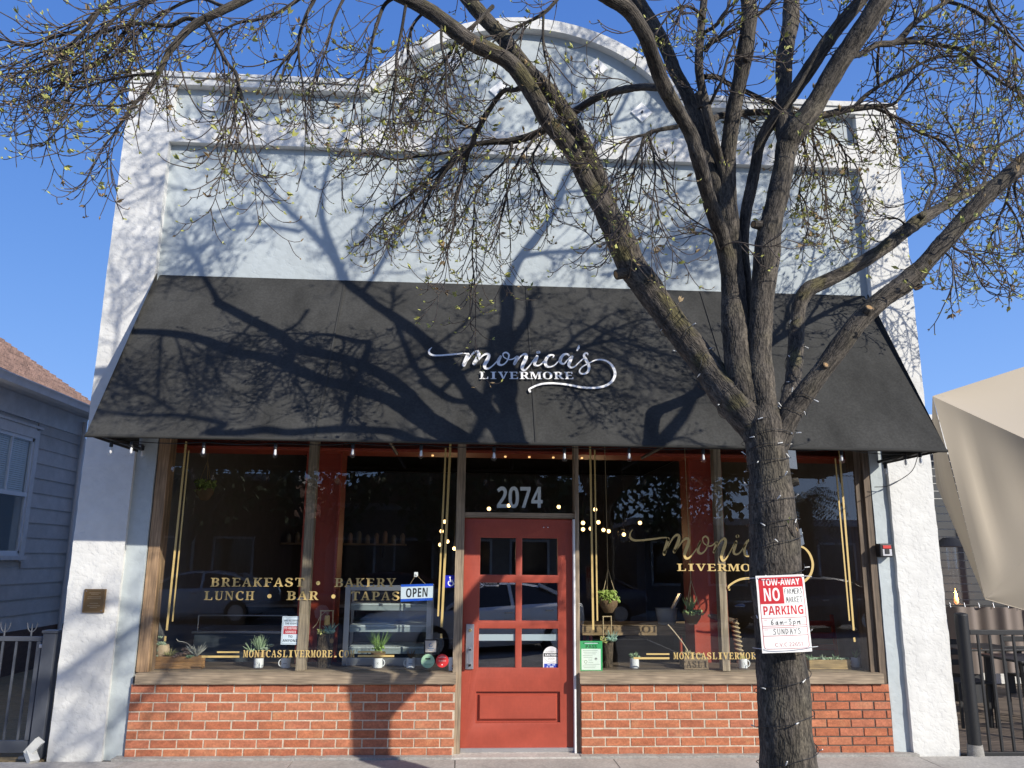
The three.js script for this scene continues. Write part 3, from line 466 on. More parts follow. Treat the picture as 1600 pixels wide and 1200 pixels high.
// ---------- the street tree ----------
const tree = thing('street_tree', 'bare budding street tree with grey bark and spreading limbs wrapped in fairy lights', 'tree', [1.84, -0.02, 2.82]);
{
  const depthOf = (p) => -p.clone().sub(eye).applyQuaternion(camera.quaternion.clone().invert()).z;
  // a limb point: photo pixel, distance from the facade, width in photo pixels; or, for limbs above the frame, the place their shadow falls
  const P = ([u, v, z, w]) => { const p = atZ(u, v, z); return { p, r: w / 2 * depthOf(p) / FOCAL }; };
  const S = (u, v, z, r) => { const s = v > 720 ? atZ(u, v, 0) : v < 425 + 0.0306 * (u - 245) ? atZ(u, v, -0.08) : onAwning(u, v); return { p: s.addScaledVector(SUN, z - s.z), r }; };
  const L = (a) => a.map((q) => Array.isArray(q) ? P(q) : q);
  const limbs = {
    trunk: L([[1244, 1392, 2.82, 118], [1240, 1340, 2.82, 100], [1236, 1260, 2.82, 91], [1232, 1200, 2.82, 87], [1226, 1110, 2.82, 80], [1220, 1010, 2.82, 74], [1214, 920, 2.82, 77], [1209, 840, 2.82, 76], [1206, 790, 2.82, 70], [1202, 735, 2.82, 61], [1197, 700, 2.81, 62], [1193, 668, 2.80, 66], [1191, 640, 2.79, 52]]),
    left: L([[1200, 715, 2.81, 46], [1182, 672, 2.79, 52], [1160, 644, 2.76, 55], [1140, 620, 2.70, 54], [1095, 560, 2.55, 46], [1065, 522, 2.5, 42], [1040, 490, 2.45, 43], [1012, 450, 2.4, 44], [990, 420, 2.36, 46], [972, 380, 2.38, 44], [957, 347, 2.40, 42], [938, 318, 2.41, 32], [922, 294, 2.42, 27], [891, 231, 2.53, 27], [856, 189, 2.6, 26], [835, 150, 2.65, 26], [800, 101, 2.68, 26], [770, 82, 2.7, 26], [737, 66, 2.72, 26], [677, 21, 2.72, 24], [625, -7, 2.75, 22], [560, -34, 2.82, 19], [490, -42, 2.88, 17], [430, -24, 2.9, 15], [385, -2, 2.92, 13]]),
    left2: L([[962, 352, 2.37, 32], [948, 315, 2.34, 26], [940, 290, 2.33, 25], [915, 231, 2.35, 25], [877, 168, 2.42, 24], [850, 135, 2.48, 24], [824, 108, 2.53, 24], [786, 60, 2.5, 23], [747, 17, 2.5, 22], [700, -40, 2.5, 20], S(345, 465, 2.5, 0.03), S(315, 424, 2.5, 0.024), S(290, 380, 2.5, 0.015)]),
    mid: L([[1196, 705, 2.80, 40], [1182, 665, 2.78, 44], [1166, 620, 2.75, 45], [1153, 560, 2.72, 44], [1149, 510, 2.68, 43], [1146, 460, 2.62, 38], [1143, 400, 2.6, 32], [1140, 347, 2.58, 30], [1136, 300, 2.57, 28], [1136, 260, 2.58, 26], [1142, 200, 2.65, 24], [1149, 160, 2.7, 24], [1156, 125, 2.75, 24], [1164, 85, 2.8, 27], [1168, 55, 2.82, 25], [1169, 0, 2.85, 23], S(630, 498, 2.85, 0.041), S(607, 480, 2.85, 0.039), S(572, 449, 2.8, 0.036), S(525, 408, 2.75, 0.033), S(490, 367, 2.7, 0.027), S(437, 315, 2.7, 0.021), S(402, 270, 2.7, 0.017), S(367, 231, 2.7, 0.012)]),
    mid_back: L([[1166, 600, 2.70, 16], [1170, 550, 2.66, 15], [1170, 500, 2.62, 14], [1167, 435, 2.58, 14], [1162, 380, 2.55, 16], [1165, 335, 2.55, 17], [1173, 297, 2.55, 18], [1180, 262, 2.57, 17], [1187, 225, 2.6, 17], [1205, 190, 2.65, 19], [1235, 150, 2.7, 21], [1270, 100, 2.75, 22], [1300, 55, 2.78, 21], [1345, 0, 2.8, 20], [1400, -70, 2.8, 17], [1450, -150, 2.9, 11]]),
    fork: L([[1142, 440, 2.60, 26], [1129, 375, 2.7, 24], [1112, 325, 2.85, 23], [1092, 250, 3.05, 23], [1080, 212, 3.1, 22], [1060, 175, 3.2, 22], [1040, 140, 3.3, 23], [1022, 95, 3.45, 23], [1005, 50, 3.6, 23], [978, 12, 3.68, 24], [948, -6, 3.75, 22], [900, -45, 3.85, 20], S(350, 662, 3.95, 0.030), S(280, 648, 4.0, 0.024), S(210, 648, 4.0, 0.018), S(150, 640, 4.0, 0.012)]),
    fork2: L([[1140, 365, 2.58, 25], [1126, 315, 2.57, 22], [1112, 270, 2.55, 21], [1090, 187, 2.45, 21], [1075, 150, 2.42, 21], [1055, 112, 2.4, 20], [1040, 75, 2.4, 20], [1020, 37, 2.4, 20], [997, 0, 2.4, 19], S(565, 447, 2.4, 0.036), S(525, 405, 2.4, 0.031), S(503, 340, 2.4, 0.026), S(506, 290, 2.4, 0.022), S(518, 245, 2.4, 0.019), S(536, 203, 2.4, 0.014), S(541, 170, 2.4, 0.009)]),
    fork3: L([[1135, 295, 2.57, 12], [1126, 255, 2.62, 13], [1117, 225, 2.7, 15], [1105, 175, 2.75, 16], [1097, 140, 2.75, 14], [1092, 100, 2.75, 13], [1095, 50, 2.75, 12], [1100, 0, 2.75, 11], [1106, -70, 2.75, 8]]),
    right: L([[1206, 705, 2.82, 42], [1196, 655, 2.80, 45], [1189, 600, 2.78, 41], [1187, 547, 2.77, 37], [1190, 485, 2.76, 36], [1194, 440, 2.76, 36], [1199, 390, 2.76, 39], [1202, 362, 2.76, 38], [1208, 335, 2.76, 33], [1214, 310, 2.75, 32], [1225, 260, 2.75, 31], [1230, 228, 2.74, 34], [1240, 208, 2.78, 35], [1252, 193, 2.8, 33], [1275, 160, 2.82, 31], [1320, 85, 2.92, 31], [1350, 42, 3.0, 32], [1372, 8, 3.05, 32], [1400, -40, 3.1, 30], [1440, -110, 3.2, 26], [1470, -190, 3.3, 18]]),
    right_up: L([[1229, 240, 2.74, 26], [1226, 205, 2.70, 26], [1225, 175, 2.63, 25], [1225, 140, 2.54, 24], [1225, 100, 2.44, 25], [1230, 65, 2.38, 25], [1235, 37, 2.32, 25], [1237, 0, 2.25, 24], S(797, 437, 2.2, 0.046), S(808, 410, 2.15, 0.044), S(845, 362, 2.1, 0.040), S(870, 320, 2.1, 0.036), S(887, 275, 2.1, 0.032), S(922, 238, 2.1, 0.027), S(957, 192, 2.1, 0.022), S(982, 147, 2.1, 0.016), S(1000, 110, 2.1, 0.01)]),
    kinked: L([[1210, 690, 2.78, 28], [1225, 655, 2.62, 27], [1234, 622, 2.42, 26], [1239, 595, 2.28, 25], [1243, 550, 2.12, 24], [1246, 505, 1.98, 22], [1250, 474, 1.9, 22], [1263, 453, 1.88, 24], [1287, 441, 1.87, 21], [1320, 425, 1.86, 20], [1375, 392, 1.85, 20], [1415, 360, 1.8, 21], [1440, 342, 1.74, 21], [1475, 322, 1.62, 15], [1505, 305, 1.5, 13], [1535, 292, 1.38, 10], [1580, 272, 1.2, 8], [1640, 250, 1.05, 5]]),
    far_right: L([[1206, 712, 2.82, 40], [1226, 662, 2.84, 38], [1245, 632, 2.86, 34], [1262, 608, 2.88, 32], [1285, 578, 2.9, 30], [1344, 501, 2.95, 30], [1376, 470, 2.98, 29], [1410, 445, 3.0, 29], [1428, 430, 3.0, 31], [1447, 410, 3.02, 27], [1487, 365, 3.05, 26], [1537, 310, 3.1, 26], [1587, 265, 3.12, 26], [1650, 210, 3.15, 25], [1730, 130, 3.2, 22], [1800, 40, 3.2, 17]]),
  };
  const mossy = { left: 0.75, left2: 0.35, kinked: 0.6, fork: 0.3 };
  const curveOf = (l) => new THREE.CatmullRomCurve3(l.map((q) => q.p), false, 'centripetal');
  function limb(l, n, moss, amp = 1) {
    const c = curveOf(l), len = c.getLength(), rings = Math.max(8, Math.round(len / 0.028)); c.arcLengthDivisions = 400;
    const pos = [], nor = [], uv = [], col = [], idx = []; let N = null;
    const ts = l.map((q, i) => i / (l.length - 1)), rad = (t) => { const f = t * (l.length - 1), j = Math.min(l.length - 2, Math.floor(f)), k = f - j, e = k * k * (3 - 2 * k); return l[j].r + (l[j + 1].r - l[j].r) * e; };
    const rm = rad(0.3), nu = Math.max(1, Math.round(2 * Math.PI * rm / 0.42 * 2) / 2 || 0.5); let run = 0, prev = null;
    for (let i = 0; i <= rings; i++) {
      const t = i / rings, p = c.getPoint(t), T = c.getTangent(t); if (prev) run += p.distanceTo(prev); prev = p;
      if (!N) { N = V(0, 0, 1).sub(T.clone().multiplyScalar(T.z)).normalize(); } else N.sub(T.clone().multiplyScalar(T.dot(N))).normalize();
      const B = T.clone().cross(N), r = rad(t);
      for (let k = 0; k <= n; k++) {
        const a = k / n * Math.PI * 2, d = N.clone().multiplyScalar(Math.cos(a)).addScaledVector(B, Math.sin(a)), q0 = p.clone().addScaledVector(d, r);
        const bumps = amp * r * (0.10 * noise(q0.x * 5, q0.y * 4, q0.z * 5) + 0.05 * noise(q0.x * 16, q0.y * 9, q0.z * 16)) + Math.min(0.0045, r * 0.06) * (noise(q0.x * 48, q0.y * 14, q0.z * 48) + 0.6 * noise(q0.x * 95, q0.y * 34, q0.z * 95));
        const q = p.clone().addScaledVector(d, r + bumps);
        pos.push(q.x, q.y, q.z); uv.push(k / n * nu * 0.42 * (r > 0.02 ? 1 : 0.5), run);
        const m = cl((noise(q.x * 6, q.y * 6, q.z * 6) + 0.25 * noise(q.x * 30, q.y * 30, q.z * 30) + 0.45 * d.z + 0.25 * d.y - 0.42) * 4) * moss, g = 0.96 + 0.38 * noise(q.x * 3.5, q.y * 3.5, q.z * 3.5) + 0.2 * noise(q.x * 12, q.y * 12, q.z * 12);
        col.push(g * (1 + 0.25 * m), g * (1 + 0.28 * m), g * (1 - 0.45 * m));
      }
    }
    for (let i = 0; i < rings; i++) for (let k = 0; k < n; k++) { const a = i * (n + 1) + k, b = a + n + 1; idx.push(a, a + 1, b, a + 1, b + 1, b); }
    const g = new THREE.BufferGeometry(); g.setAttribute('position', new THREE.Float32BufferAttribute(pos, 3)); g.setAttribute('uv', new THREE.Float32BufferAttribute(uv, 2)); g.setAttribute('color', new THREE.Float32BufferAttribute(col, 3)); g.setIndex(idx); g.computeVertexNormals(); return g;
  }
  for (const [k, l] of Object.entries(limbs)) part(tree, k === 'trunk' ? 'trunk' : 'limb', limb(l, k === 'trunk' ? 40 : 22, mossy[k] || 0.12), M.bark);
  // pruning stubs and knots
  const stub = (u, v, z, du, dv, dz, r, len) => {
    const a = atZ(u, v, z), b = a.clone().add(V(du, -dv, dz).normalize().multiplyScalar(len));
    const s = part(tree, 'branch_stub', limb([{ p: a.clone().lerp(b, -0.5), r: r * 1.3 }, { p: a, r: r * 1.2 }, { p: b, r }, { p: b.clone().lerp(a, -0.02), r: r * 0.7 }], 14, 0.2), M.bark);
    const g = new THREE.CircleGeometry(r * 0.96, 16).applyQuaternion(new THREE.Quaternion().setFromUnitVectors(V(0, 0, 1), b.clone().sub(a).normalize())).translate(b.x, b.y, b.z); part(s, 'cut_face', g, M.cut);
  };
  stub(982, 425, 2.38, -1, 0.35, 0.25, 0.035, 0.10); stub(1232, 755, 2.84, 1, -0.2, 0.5, 0.024, 0.06); stub(1188, 352, 2.78, -1, 0.1, 0.4, 0.026, 0.06); stub(1430, 440, 3.0, 0.3, 1, 0.2, 0.026, 0.05); stub(1352, 492, 2.98, 0.1, -0.6, 0.9, 0.028, 0.06); stub(1095, 160, 2.75, -0.3, -1, 0.3, 0.026, 0.07); stub(1285, 575, 2.93, 0.2, -0.3, 0.95, 0.02, 0.04);
  for (const [u, v, z, r] of [[1166, 92, 2.84, 0.024], [1440, 338, 1.82, 0.026]]) { const p = atZ(u, v, z); const g = limb([{ p: p.clone().add(V(0, -r, -0.02)), r: r * 0.4 }, { p, r }, { p: p.clone().add(V(0, r * 1.1, -0.02)), r: r * 0.3 }], 12, 0.3); part(tree, 'knot', g, M.bark); }

  // branches: [photo x, y, distance, width] each
  const branches = [
    // left of the crown
    [[385, -2, 2.92, 13], [350, 15, 2.95, 13], [310, 35, 2.97, 13], [290, 50, 2.98, 12], [275, 68, 3.0, 11], [262, 85, 3.0, 10], [250, 110, 3.0, 9], [235, 135, 3.0, 8], [220, 152, 3.0, 6], [205, 168, 3.0, 5], [190, 190, 3.0, 4], [176, 212, 3.0, 3]],
    [[312, 33, 2.97, 8], [290, 29, 2.95, 7], [267, 40, 2.93, 7], [230, 37, 2.9, 6], [205, 38, 2.9, 6], [175, 47, 2.88, 5], [150, 54, 2.86, 5], [110, 75, 2.85, 4], [70, 86, 2.85, 3]],
    [[322, 36, 2.97, 6], [340, 70, 3.0, 6], [356, 100, 3.0, 6], [369, 115, 3.0, 6], [371, 150, 3.0, 4], [364, 190, 3.0, 3.5], [355, 232, 3.0, 2.5]],
    [[369, 115, 3.0, 4], [377, 150, 3.02, 3.5], [384, 185, 3.0, 3], [388, 222, 3.0, 2]],
    [[240, -30, 2.9, 7], [180, 0, 2.9, 6], [150, 20, 2.95, 6], [120, 46, 2.95, 5], [80, 60, 2.95, 4], [40, 72, 2.95, 3.5], [0, 60, 2.95, 3]],
    [[200, -12, 2.9, 6], [160, 12, 3.0, 6], [140, 40, 3.05, 5], [115, 66, 3.05, 5], [88, 96, 3.05, 4], [55, 110, 3.05, 3], [10, 115, 3.05, 2.5]],
    [[260, -10, 2.85, 7], [225, 8, 2.85, 6], [205, 32, 2.85, 6], [190, 58, 2.85, 5], [168, 85, 2.85, 4], [150, 102, 2.85, 3], [110, 120, 2.85, 2.5]],
    [[245, 115, 3.0, 5], [205, 118, 2.98, 4.5], [170, 125, 2.95, 4], [130, 136, 2.95, 3], [95, 132, 2.95, 2.5]],
    [[215, 157, 3.0, 4], [190, 165, 3.03, 3.5], [165, 165, 3.05, 3], [135, 165, 3.05, 2.5], [105, 160, 3.05, 2]],
    [[300, -12, 2.9, 6], [245, -4, 3.1, 5], [190, 20, 3.15, 5], [150, 60, 3.15, 4], [120, 90, 3.15, 3], [90, 100, 3.15, 2]],
    [[350, 10, 2.95, 6], [305, -2, 2.8, 5], [260, 18, 2.75, 5], [215, 50, 2.75, 4], [175, 90, 2.75, 3.5], [130, 105, 2.75, 2.5]],
    // top centre
    [[505, -30, 2.88, 8], [465, 0, 2.9, 6], [430, 22, 2.9, 5], [400, 31, 2.9, 5], [372, 36, 2.9, 4], [345, 48, 2.9, 3]],
    [[500, -38, 2.88, 8], [493, -5, 2.85, 6], [480, 20, 2.85, 6], [469, 52, 2.85, 6], [465, 74, 2.85, 5], [440, 100, 2.85, 4], [424, 130, 2.85, 2.5]],
    [[466, 70, 2.85, 4], [468, 100, 2.87, 3.5], [474, 135, 2.87, 2.5]],
    [[560, -36, 2.82, 7], [536, 0, 2.8, 5], [520, 35, 2.8, 4], [512, 70, 2.8, 3], [500, 100, 2.8, 2.5]],
    [[625, -8, 2.75, 7], [603, 5, 2.7, 6], [590, 35, 2.7, 6], [580, 70, 2.7, 5], [570, 105, 2.7, 4], [556, 145, 2.7, 3], [550, 180, 2.7, 2]],
    [[634, 8, 2.75, 5], [627, 50, 2.72, 5], [620, 85, 2.7, 4.5], [618, 130, 2.7, 4], [614, 175, 2.7, 3], [620, 225, 2.7, 2.5]],
    [[665, 16, 2.72, 5], [645, 40, 2.66, 5], [638, 80, 2.6, 4], [650, 110, 2.6, 3], [640, 150, 2.6, 2]],
    [[690, 30, 2.72, 5], [690, 70, 2.78, 4], [697, 110, 2.8, 3], [692, 150, 2.8, 2]],
    [[770, 10, 2.5, 7], [740, 40, 2.6, 6], [715, 60, 2.6, 5], [700, 90, 2.6, 4], [660, 120, 2.6, 3]],
    [[900, -40, 2.6, 8], [870, 0, 2.6, 6], [849, 21, 2.6, 6], [821, 36, 2.6, 5], [795, 47, 2.6, 4], [770, 66, 2.6, 3]],
    [[849, 21, 2.6, 4], [849, 70, 2.6, 4], [856, 105, 2.62, 3], [872, 140, 2.62, 2]],
    // the drooping mass in front of the wall
    [[1033, 137, 3.28, 12], [1005, 136, 3.1, 12], [970, 141, 2.8, 12], [930, 154, 2.45, 12], [895, 176, 2.2, 12], [845, 206, 2.05, 12], [800, 220, 1.95, 11], [768, 222, 1.9, 9], [735, 228, 1.88, 8], [705, 250, 1.88, 6], [680, 285, 1.88, 4], [664, 325, 1.9, 3]],
    [[818, 132, 2.66, 9], [807, 140, 2.6, 8], [786, 143, 2.45, 8], [765, 171, 2.35, 8], [747, 203, 2.3, 8], [732, 236, 2.25, 7], [705, 258, 2.2, 6], [680, 290, 2.15, 4], [655, 320, 2.1, 3], [630, 350, 2.1, 2.5]],
    [[800, 220, 1.95, 6], [795, 245, 1.98, 5], [770, 270, 2.0, 4], [745, 300, 2.0, 3], [740, 345, 2.0, 2.5], [738, 400, 2.0, 2.5], [742, 445, 2.0, 2]],
    [[732, 236, 2.25, 5], [725, 270, 2.2, 4.5], [712, 310, 2.18, 4], [710, 350, 2.15, 3], [700, 390, 2.15, 2]],
    [[735, 228, 1.88, 5], [690, 240, 1.8, 4], [650, 245, 1.8, 3.5], [615, 250, 1.8, 3], [580, 240, 1.8, 2.5]],
    [[747, 203, 2.3, 4], [725, 195, 2.25, 4], [700, 180, 2.25, 3], [670, 175, 2.25, 2.5]],
    [[845, 206, 2.05, 5], [820, 235, 2.1, 4], [800, 275, 2.1, 3.5], [790, 310, 2.1, 3], [780, 350, 2.1, 2]],
    [[860, 200, 2.1, 4], [838, 232, 2.2, 4], [830, 250, 2.2, 3], [842, 280, 2.2, 2.5], [850, 300, 2.2, 2]],
    [[705, 250, 1.88, 4], [660, 290, 1.8, 3.5], [620, 320, 1.8, 3], [590, 350, 1.8, 2]],
    // beside the fork limbs
    [[1058, 198, 3.2, 8], [1030, 203, 3.25, 7], [1010, 210, 3.25, 6], [1000, 235, 3.25, 4], [992, 265, 3.25, 3], [985, 300, 3.25, 2]],
    [[1010, 210, 3.25, 5], [990, 216, 3.3, 4], [975, 235, 3.3, 3], [970, 270, 3.3, 2]],
    [[1012, 208, 3.25, 4], [1020, 235, 3.28, 4], [1024, 270, 3.28, 3], [1020, 310, 3.28, 2]],
    [[1100, 30, 2.75, 5], [1095, 22, 2.85, 5], [1075, 10, 2.9, 4.5], [1052, 16, 2.9, 4], [1034, 38, 2.9, 3]],
    [[1102, 80, 2.75, 8], [1110, 68, 2.8, 8], [1128, 57, 2.85, 8], [1158, 42, 2.7, 7], [1200, 10, 2.65, 6], [1230, -20, 2.65, 5]],
    [[1098, 52, 2.75, 6], [1118, 40, 2.85, 6], [1134, 20, 2.9, 5], [1142, -5, 2.9, 4]],
    [[1100, 120, 2.75, 9], [1118, 120, 2.7, 8], [1137, 130, 2.5, 8], [1165, 143, 2.4, 8], [1207, 161, 2.4, 7], [1240, 168, 2.4, 5]],
    [[1108, 166, 2.75, 5], [1118, 145, 2.85, 5], [1127, 128, 2.9, 5], [1137, 92, 2.9, 4.5], [1150, 62, 2.9, 3]],
    // to the right
    [[1112, 188, 2.74, 11], [1130, 180, 2.55, 11], [1200, 175, 2.4, 10], [1240, 178, 2.35, 10], [1282, 180, 2.3, 11], [1330, 170, 2.25, 11], [1370, 166, 2.2, 8], [1397, 162, 2.2, 5], [1418, 135, 2.2, 4], [1440, 115, 2.2, 3]],
    [[1335, 168, 2.25, 8], [1352, 150, 2.25, 7], [1370, 137, 2.25, 6], [1400, 120, 2.25, 6], [1437, 100, 2.25, 5], [1475, 88, 2.25, 4], [1520, 90, 2.25, 3]],
    [[1366, 168, 2.2, 6], [1380, 174, 2.2, 5], [1407, 187, 2.2, 5], [1437, 207, 2.2, 4.5], [1470, 220, 2.2, 4], [1488, 240, 2.2, 3], [1510, 262, 2.2, 2]],
    [[1372, 132, 2.25, 5], [1371, 100, 2.3, 5], [1373, 75, 2.35, 4]],
    [[1322, 90, 2.88, 9], [1345, 84, 2.8, 9], [1370, 70, 2.75, 10], [1398, 67, 2.7, 10], [1412, 55, 2.68, 10], [1425, 40, 2.68, 9], [1450, 20, 2.66, 8], [1480, 2, 2.65, 7], [1520, -30, 2.65, 6]],
    [[1398, 67, 2.7, 8], [1437, 66, 2.7, 7], [1475, 72, 2.72, 7], [1503, 78, 2.75, 6], [1532, 105, 2.75, 5], [1562, 127, 2.75, 4], [1600, 150, 2.75, 3.5]],
    [[1480, 2, 2.65, 6], [1512, 12, 2.68, 5], [1542, 32, 2.7, 5], [1570, 52, 2.7, 4], [1600, 80, 2.7, 3]],
    [[1428, 38, 2.68, 5], [1434, 15, 2.7, 4], [1442, -10, 2.7, 4]],
    [[1560, -40, 2.9, 7], [1545, 0, 2.9, 5], [1560, 30, 2.9, 4], [1580, 60, 2.9, 3], [1590, 100, 2.9, 2]],
    [[1283, 182, 2.3, 5], [1270, 200, 2.35, 5], [1272, 225, 2.38, 4], [1285, 260, 2.38, 3], [1290, 300, 2.38, 2]],
    [[1270, 200, 2.35, 4], [1255, 215, 2.3, 4], [1262, 250, 2.3, 3], [1250, 290, 2.3, 2], [1253, 330, 2.3, 1.5]],
    [[1275, 200, 2.35, 4], [1300, 210, 2.3, 4], [1320, 240, 2.3, 3], [1325, 270, 2.3, 2]],
    [[1475, 322, 1.62, 8], [1498, 290, 1.4, 7], [1520, 262, 1.2, 6], [1545, 235, 1.05, 5], [1575, 220, 0.95, 4], [1600, 205, 0.9, 3]],
    [[1440, 345, 1.74, 6], [1450, 315, 1.5, 5], [1462, 285, 1.3, 4], [1455, 250, 1.15, 3], [1440, 220, 1.05, 2]],
    [[1505, 303, 1.5, 6], [1495, 270, 1.25, 5], [1500, 240, 1.05, 4], [1490, 205, 0.95, 3], [1475, 180, 0.9, 2]],
    [[1535, 290, 1.38, 5], [1550, 255, 1.15, 4], [1560, 220, 1.0, 3], [1555, 185, 0.95, 2]],
    [[1580, 272, 1.2, 6], [1572, 315, 0.95, 4], [1556, 350, 0.8, 3], [1540, 392, 0.7, 2]], [[1572, 315, 0.95, 4], [1590, 345, 0.85, 3], [1600, 380, 0.8, 2]], [[1556, 285, 1.3, 5], [1530, 320, 1.1, 4], [1505, 345, 0.95, 3], [1495, 375, 0.9, 2]],
    [[1480, 375, 3.0, 5], [1495, 390, 2.9, 4], [1510, 395, 2.85, 3], [1535, 400, 2.85, 2]],
    [[1470, 390, 3.0, 4], [1487, 405, 3.1, 3], [1490, 420, 3.1, 2]],
    [[1420, 358, 1.8, 4], [1408, 345, 1.85, 3], [1398, 340, 1.85, 2]],
    [[1600, 260, 3.1, 6], [1585, 290, 2.9, 4], [1590, 320, 2.85, 3], [1600, 350, 2.85, 2]],
    [[1130, 405, 2.62, 4], [1120, 380, 2.75, 3], [1115, 365, 2.8, 3], [1085, 345, 2.85, 2.2], [1050, 320, 2.85, 2]],
    [[957, 372, 2.45, 3], [945, 370, 2.5, 3], [930, 378, 2.55, 2.5], [922, 368, 2.55, 2]],
  ].map((b) => b.map(P));
  // branches above the frame, known by the shadow they throw on the wall and the awning
  const above = [
    [S(820, 400, 2.15, 0.026), S(850, 395, 2.15, 0.022), S(900, 392, 2.2, 0.022), S(945, 390, 2.2, 0.02), S(1000, 367, 2.2, 0.015), S(1050, 357, 2.2, 0.012), S(1100, 337, 2.2, 0.008)],
    [S(945, 390, 2.2, 0.016), S(1000, 392, 2.2, 0.015), S(1040, 392, 2.2, 0.013), S(1075, 370, 2.2, 0.01), S(1108, 358, 2.2, 0.007)],
    [S(880, 300, 2.1, 0.02), S(912, 297, 2.15, 0.015), S(950, 280, 2.2, 0.01)], [S(870, 320, 2.1, 0.014), S(855, 300, 2.1, 0.011), S(820, 302, 2.1, 0.008), S(800, 310, 2.1, 0.005)],
    [S(922, 238, 2.1, 0.02), S(900, 200, 2.1, 0.014), S(905, 160, 2.1, 0.01), S(890, 120, 2.1, 0.006)], [S(957, 192, 2.1, 0.016), S(1000, 180, 2.1, 0.012), S(1040, 150, 2.1, 0.007)],
    [S(470, 362, 2.7, 0.022), S(420, 353, 2.7, 0.018), S(367, 353, 2.7, 0.014), S(332, 378, 2.7, 0.01), S(300, 400, 2.7, 0.006)], [S(437, 315, 2.7, 0.016), S(390, 318, 2.7, 0.012), S(340, 330, 2.7, 0.008), S(290, 350, 2.7, 0.005)],
    [S(405, 275, 2.7, 0.013), S(400, 255, 2.7, 0.01), S(420, 238, 2.7, 0.007)], [S(505, 300, 2.4, 0.014), S(480, 290, 2.4, 0.011), S(465, 260, 2.4, 0.008), S(450, 240, 2.4, 0.005)],
    [S(530, 215, 2.4, 0.014), S(497, 185, 2.4, 0.011), S(470, 180, 2.4, 0.009), S(440, 170, 2.4, 0.006)], [S(519, 243, 2.4, 0.013), S(550, 225, 2.4, 0.01), S(580, 205, 2.4, 0.008), S(610, 200, 2.4, 0.005)],
    [S(573, 449, 2.8, 0.026), S(585, 430, 2.8, 0.026), S(607, 390, 2.75, 0.022), S(630, 350, 2.75, 0.017), S(640, 310, 2.75, 0.012), S(670, 270, 2.75, 0.008)], [S(640, 310, 2.75, 0.012), S(600, 325, 2.75, 0.01), S(565, 345, 2.75, 0.008), S(550, 390, 2.75, 0.005)],
    [S(798, 500, 2.6, 0.02), S(860, 494, 2.6, 0.016), S(922, 493, 2.6, 0.014), S(975, 478, 2.6, 0.01), S(1020, 455, 2.6, 0.006)], [S(922, 493, 2.6, 0.012), S(935, 520, 2.6, 0.01), S(960, 500, 2.6, 0.008), S(1000, 490, 2.6, 0.005)],
    [S(1205, 522, 1.7, 0.024), S(1232, 500, 1.65, 0.022), S(1275, 492, 1.6, 0.016), S(1300, 482, 1.6, 0.012), S(1340, 495, 1.6, 0.007)], [S(1255, 420, 1.5, 0.02), S(1240, 400, 1.5, 0.016), S(1225, 380, 1.5, 0.011), S(1215, 350, 1.5, 0.006)], [S(1242, 403, 1.5, 0.012), S(1275, 385, 1.5, 0.009), S(1320, 375, 1.5, 0.006), S(1350, 365, 1.5, 0.004)],
    [S(1390, 420, 1.2, 0.012), S(1380, 440, 1.2, 0.009), S(1400, 470, 1.2, 0.006)], [S(1290, 560, 1.5, 0.013), S(1340, 585, 1.5, 0.011), S(1390, 610, 1.5, 0.008), S(1430, 640, 1.5, 0.005)], [S(1260, 610, 1.6, 0.012), S(1300, 640, 1.6, 0.009), S(1340, 660, 1.6, 0.005)],
    [S(273, 641, 4.0, 0.018), S(224, 610, 4.0, 0.015), S(175, 596, 4.0, 0.01)], [S(420, 571, 2.7, 0.02), S(350, 580, 2.75, 0.016), S(300, 605, 2.8, 0.011), S(260, 620, 2.8, 0.007)], [S(395, 545, 2.7, 0.016), S(300, 545, 2.7, 0.012), S(230, 560, 2.7, 0.008)], [S(480, 600, 2.7, 0.014), S(440, 610, 2.7, 0.01), S(390, 640, 2.7, 0.007), S(370, 675, 2.7, 0.004)],
    [S(640, 515, 2.6, 0.014), S(560, 500, 2.6, 0.012), S(500, 480, 2.6, 0.008), S(450, 470, 2.6, 0.005)], [S(950, 470, 2.3, 0.012), S(1000, 520, 2.3, 0.01), S(940, 560, 2.3, 0.006)], [S(860, 540, 2.5, 0.012), S(920, 555, 2.5, 0.009), S(980, 600, 2.5, 0.005)], [S(900, 640, 2.5, 0.012), S(940, 620, 2.5, 0.009), S(980, 640, 2.5, 0.005)],
    [P([1470, -190, 3.3, 20]), S(560, 850, 4.4, 0.05), S(400, 890, 5.2, 0.045), S(245, 958, 5.8, 0.038), S(160, 1012, 6.0, 0.032), S(85, 1066, 6.2, 0.026), S(20, 1110, 6.4, 0.02)], [S(400, 890, 5.2, 0.03), S(300, 1000, 5.6, 0.026), S(235, 1080, 5.8, 0.022), S(160, 1140, 6.0, 0.018), S(90, 1180, 6.2, 0.012)], [S(245, 958, 5.8, 0.024), S(190, 940, 6.0, 0.02), S(130, 950, 6.1, 0.016), S(90, 975, 6.2, 0.01)],
    [S(300, 300, 3.0, 0.012), S(260, 290, 3.0, 0.009), S(225, 300, 3.0, 0.005)], [S(215, 500, 3.2, 0.012), S(205, 460, 3.2, 0.009), S(190, 430, 3.2, 0.005)],
  ];
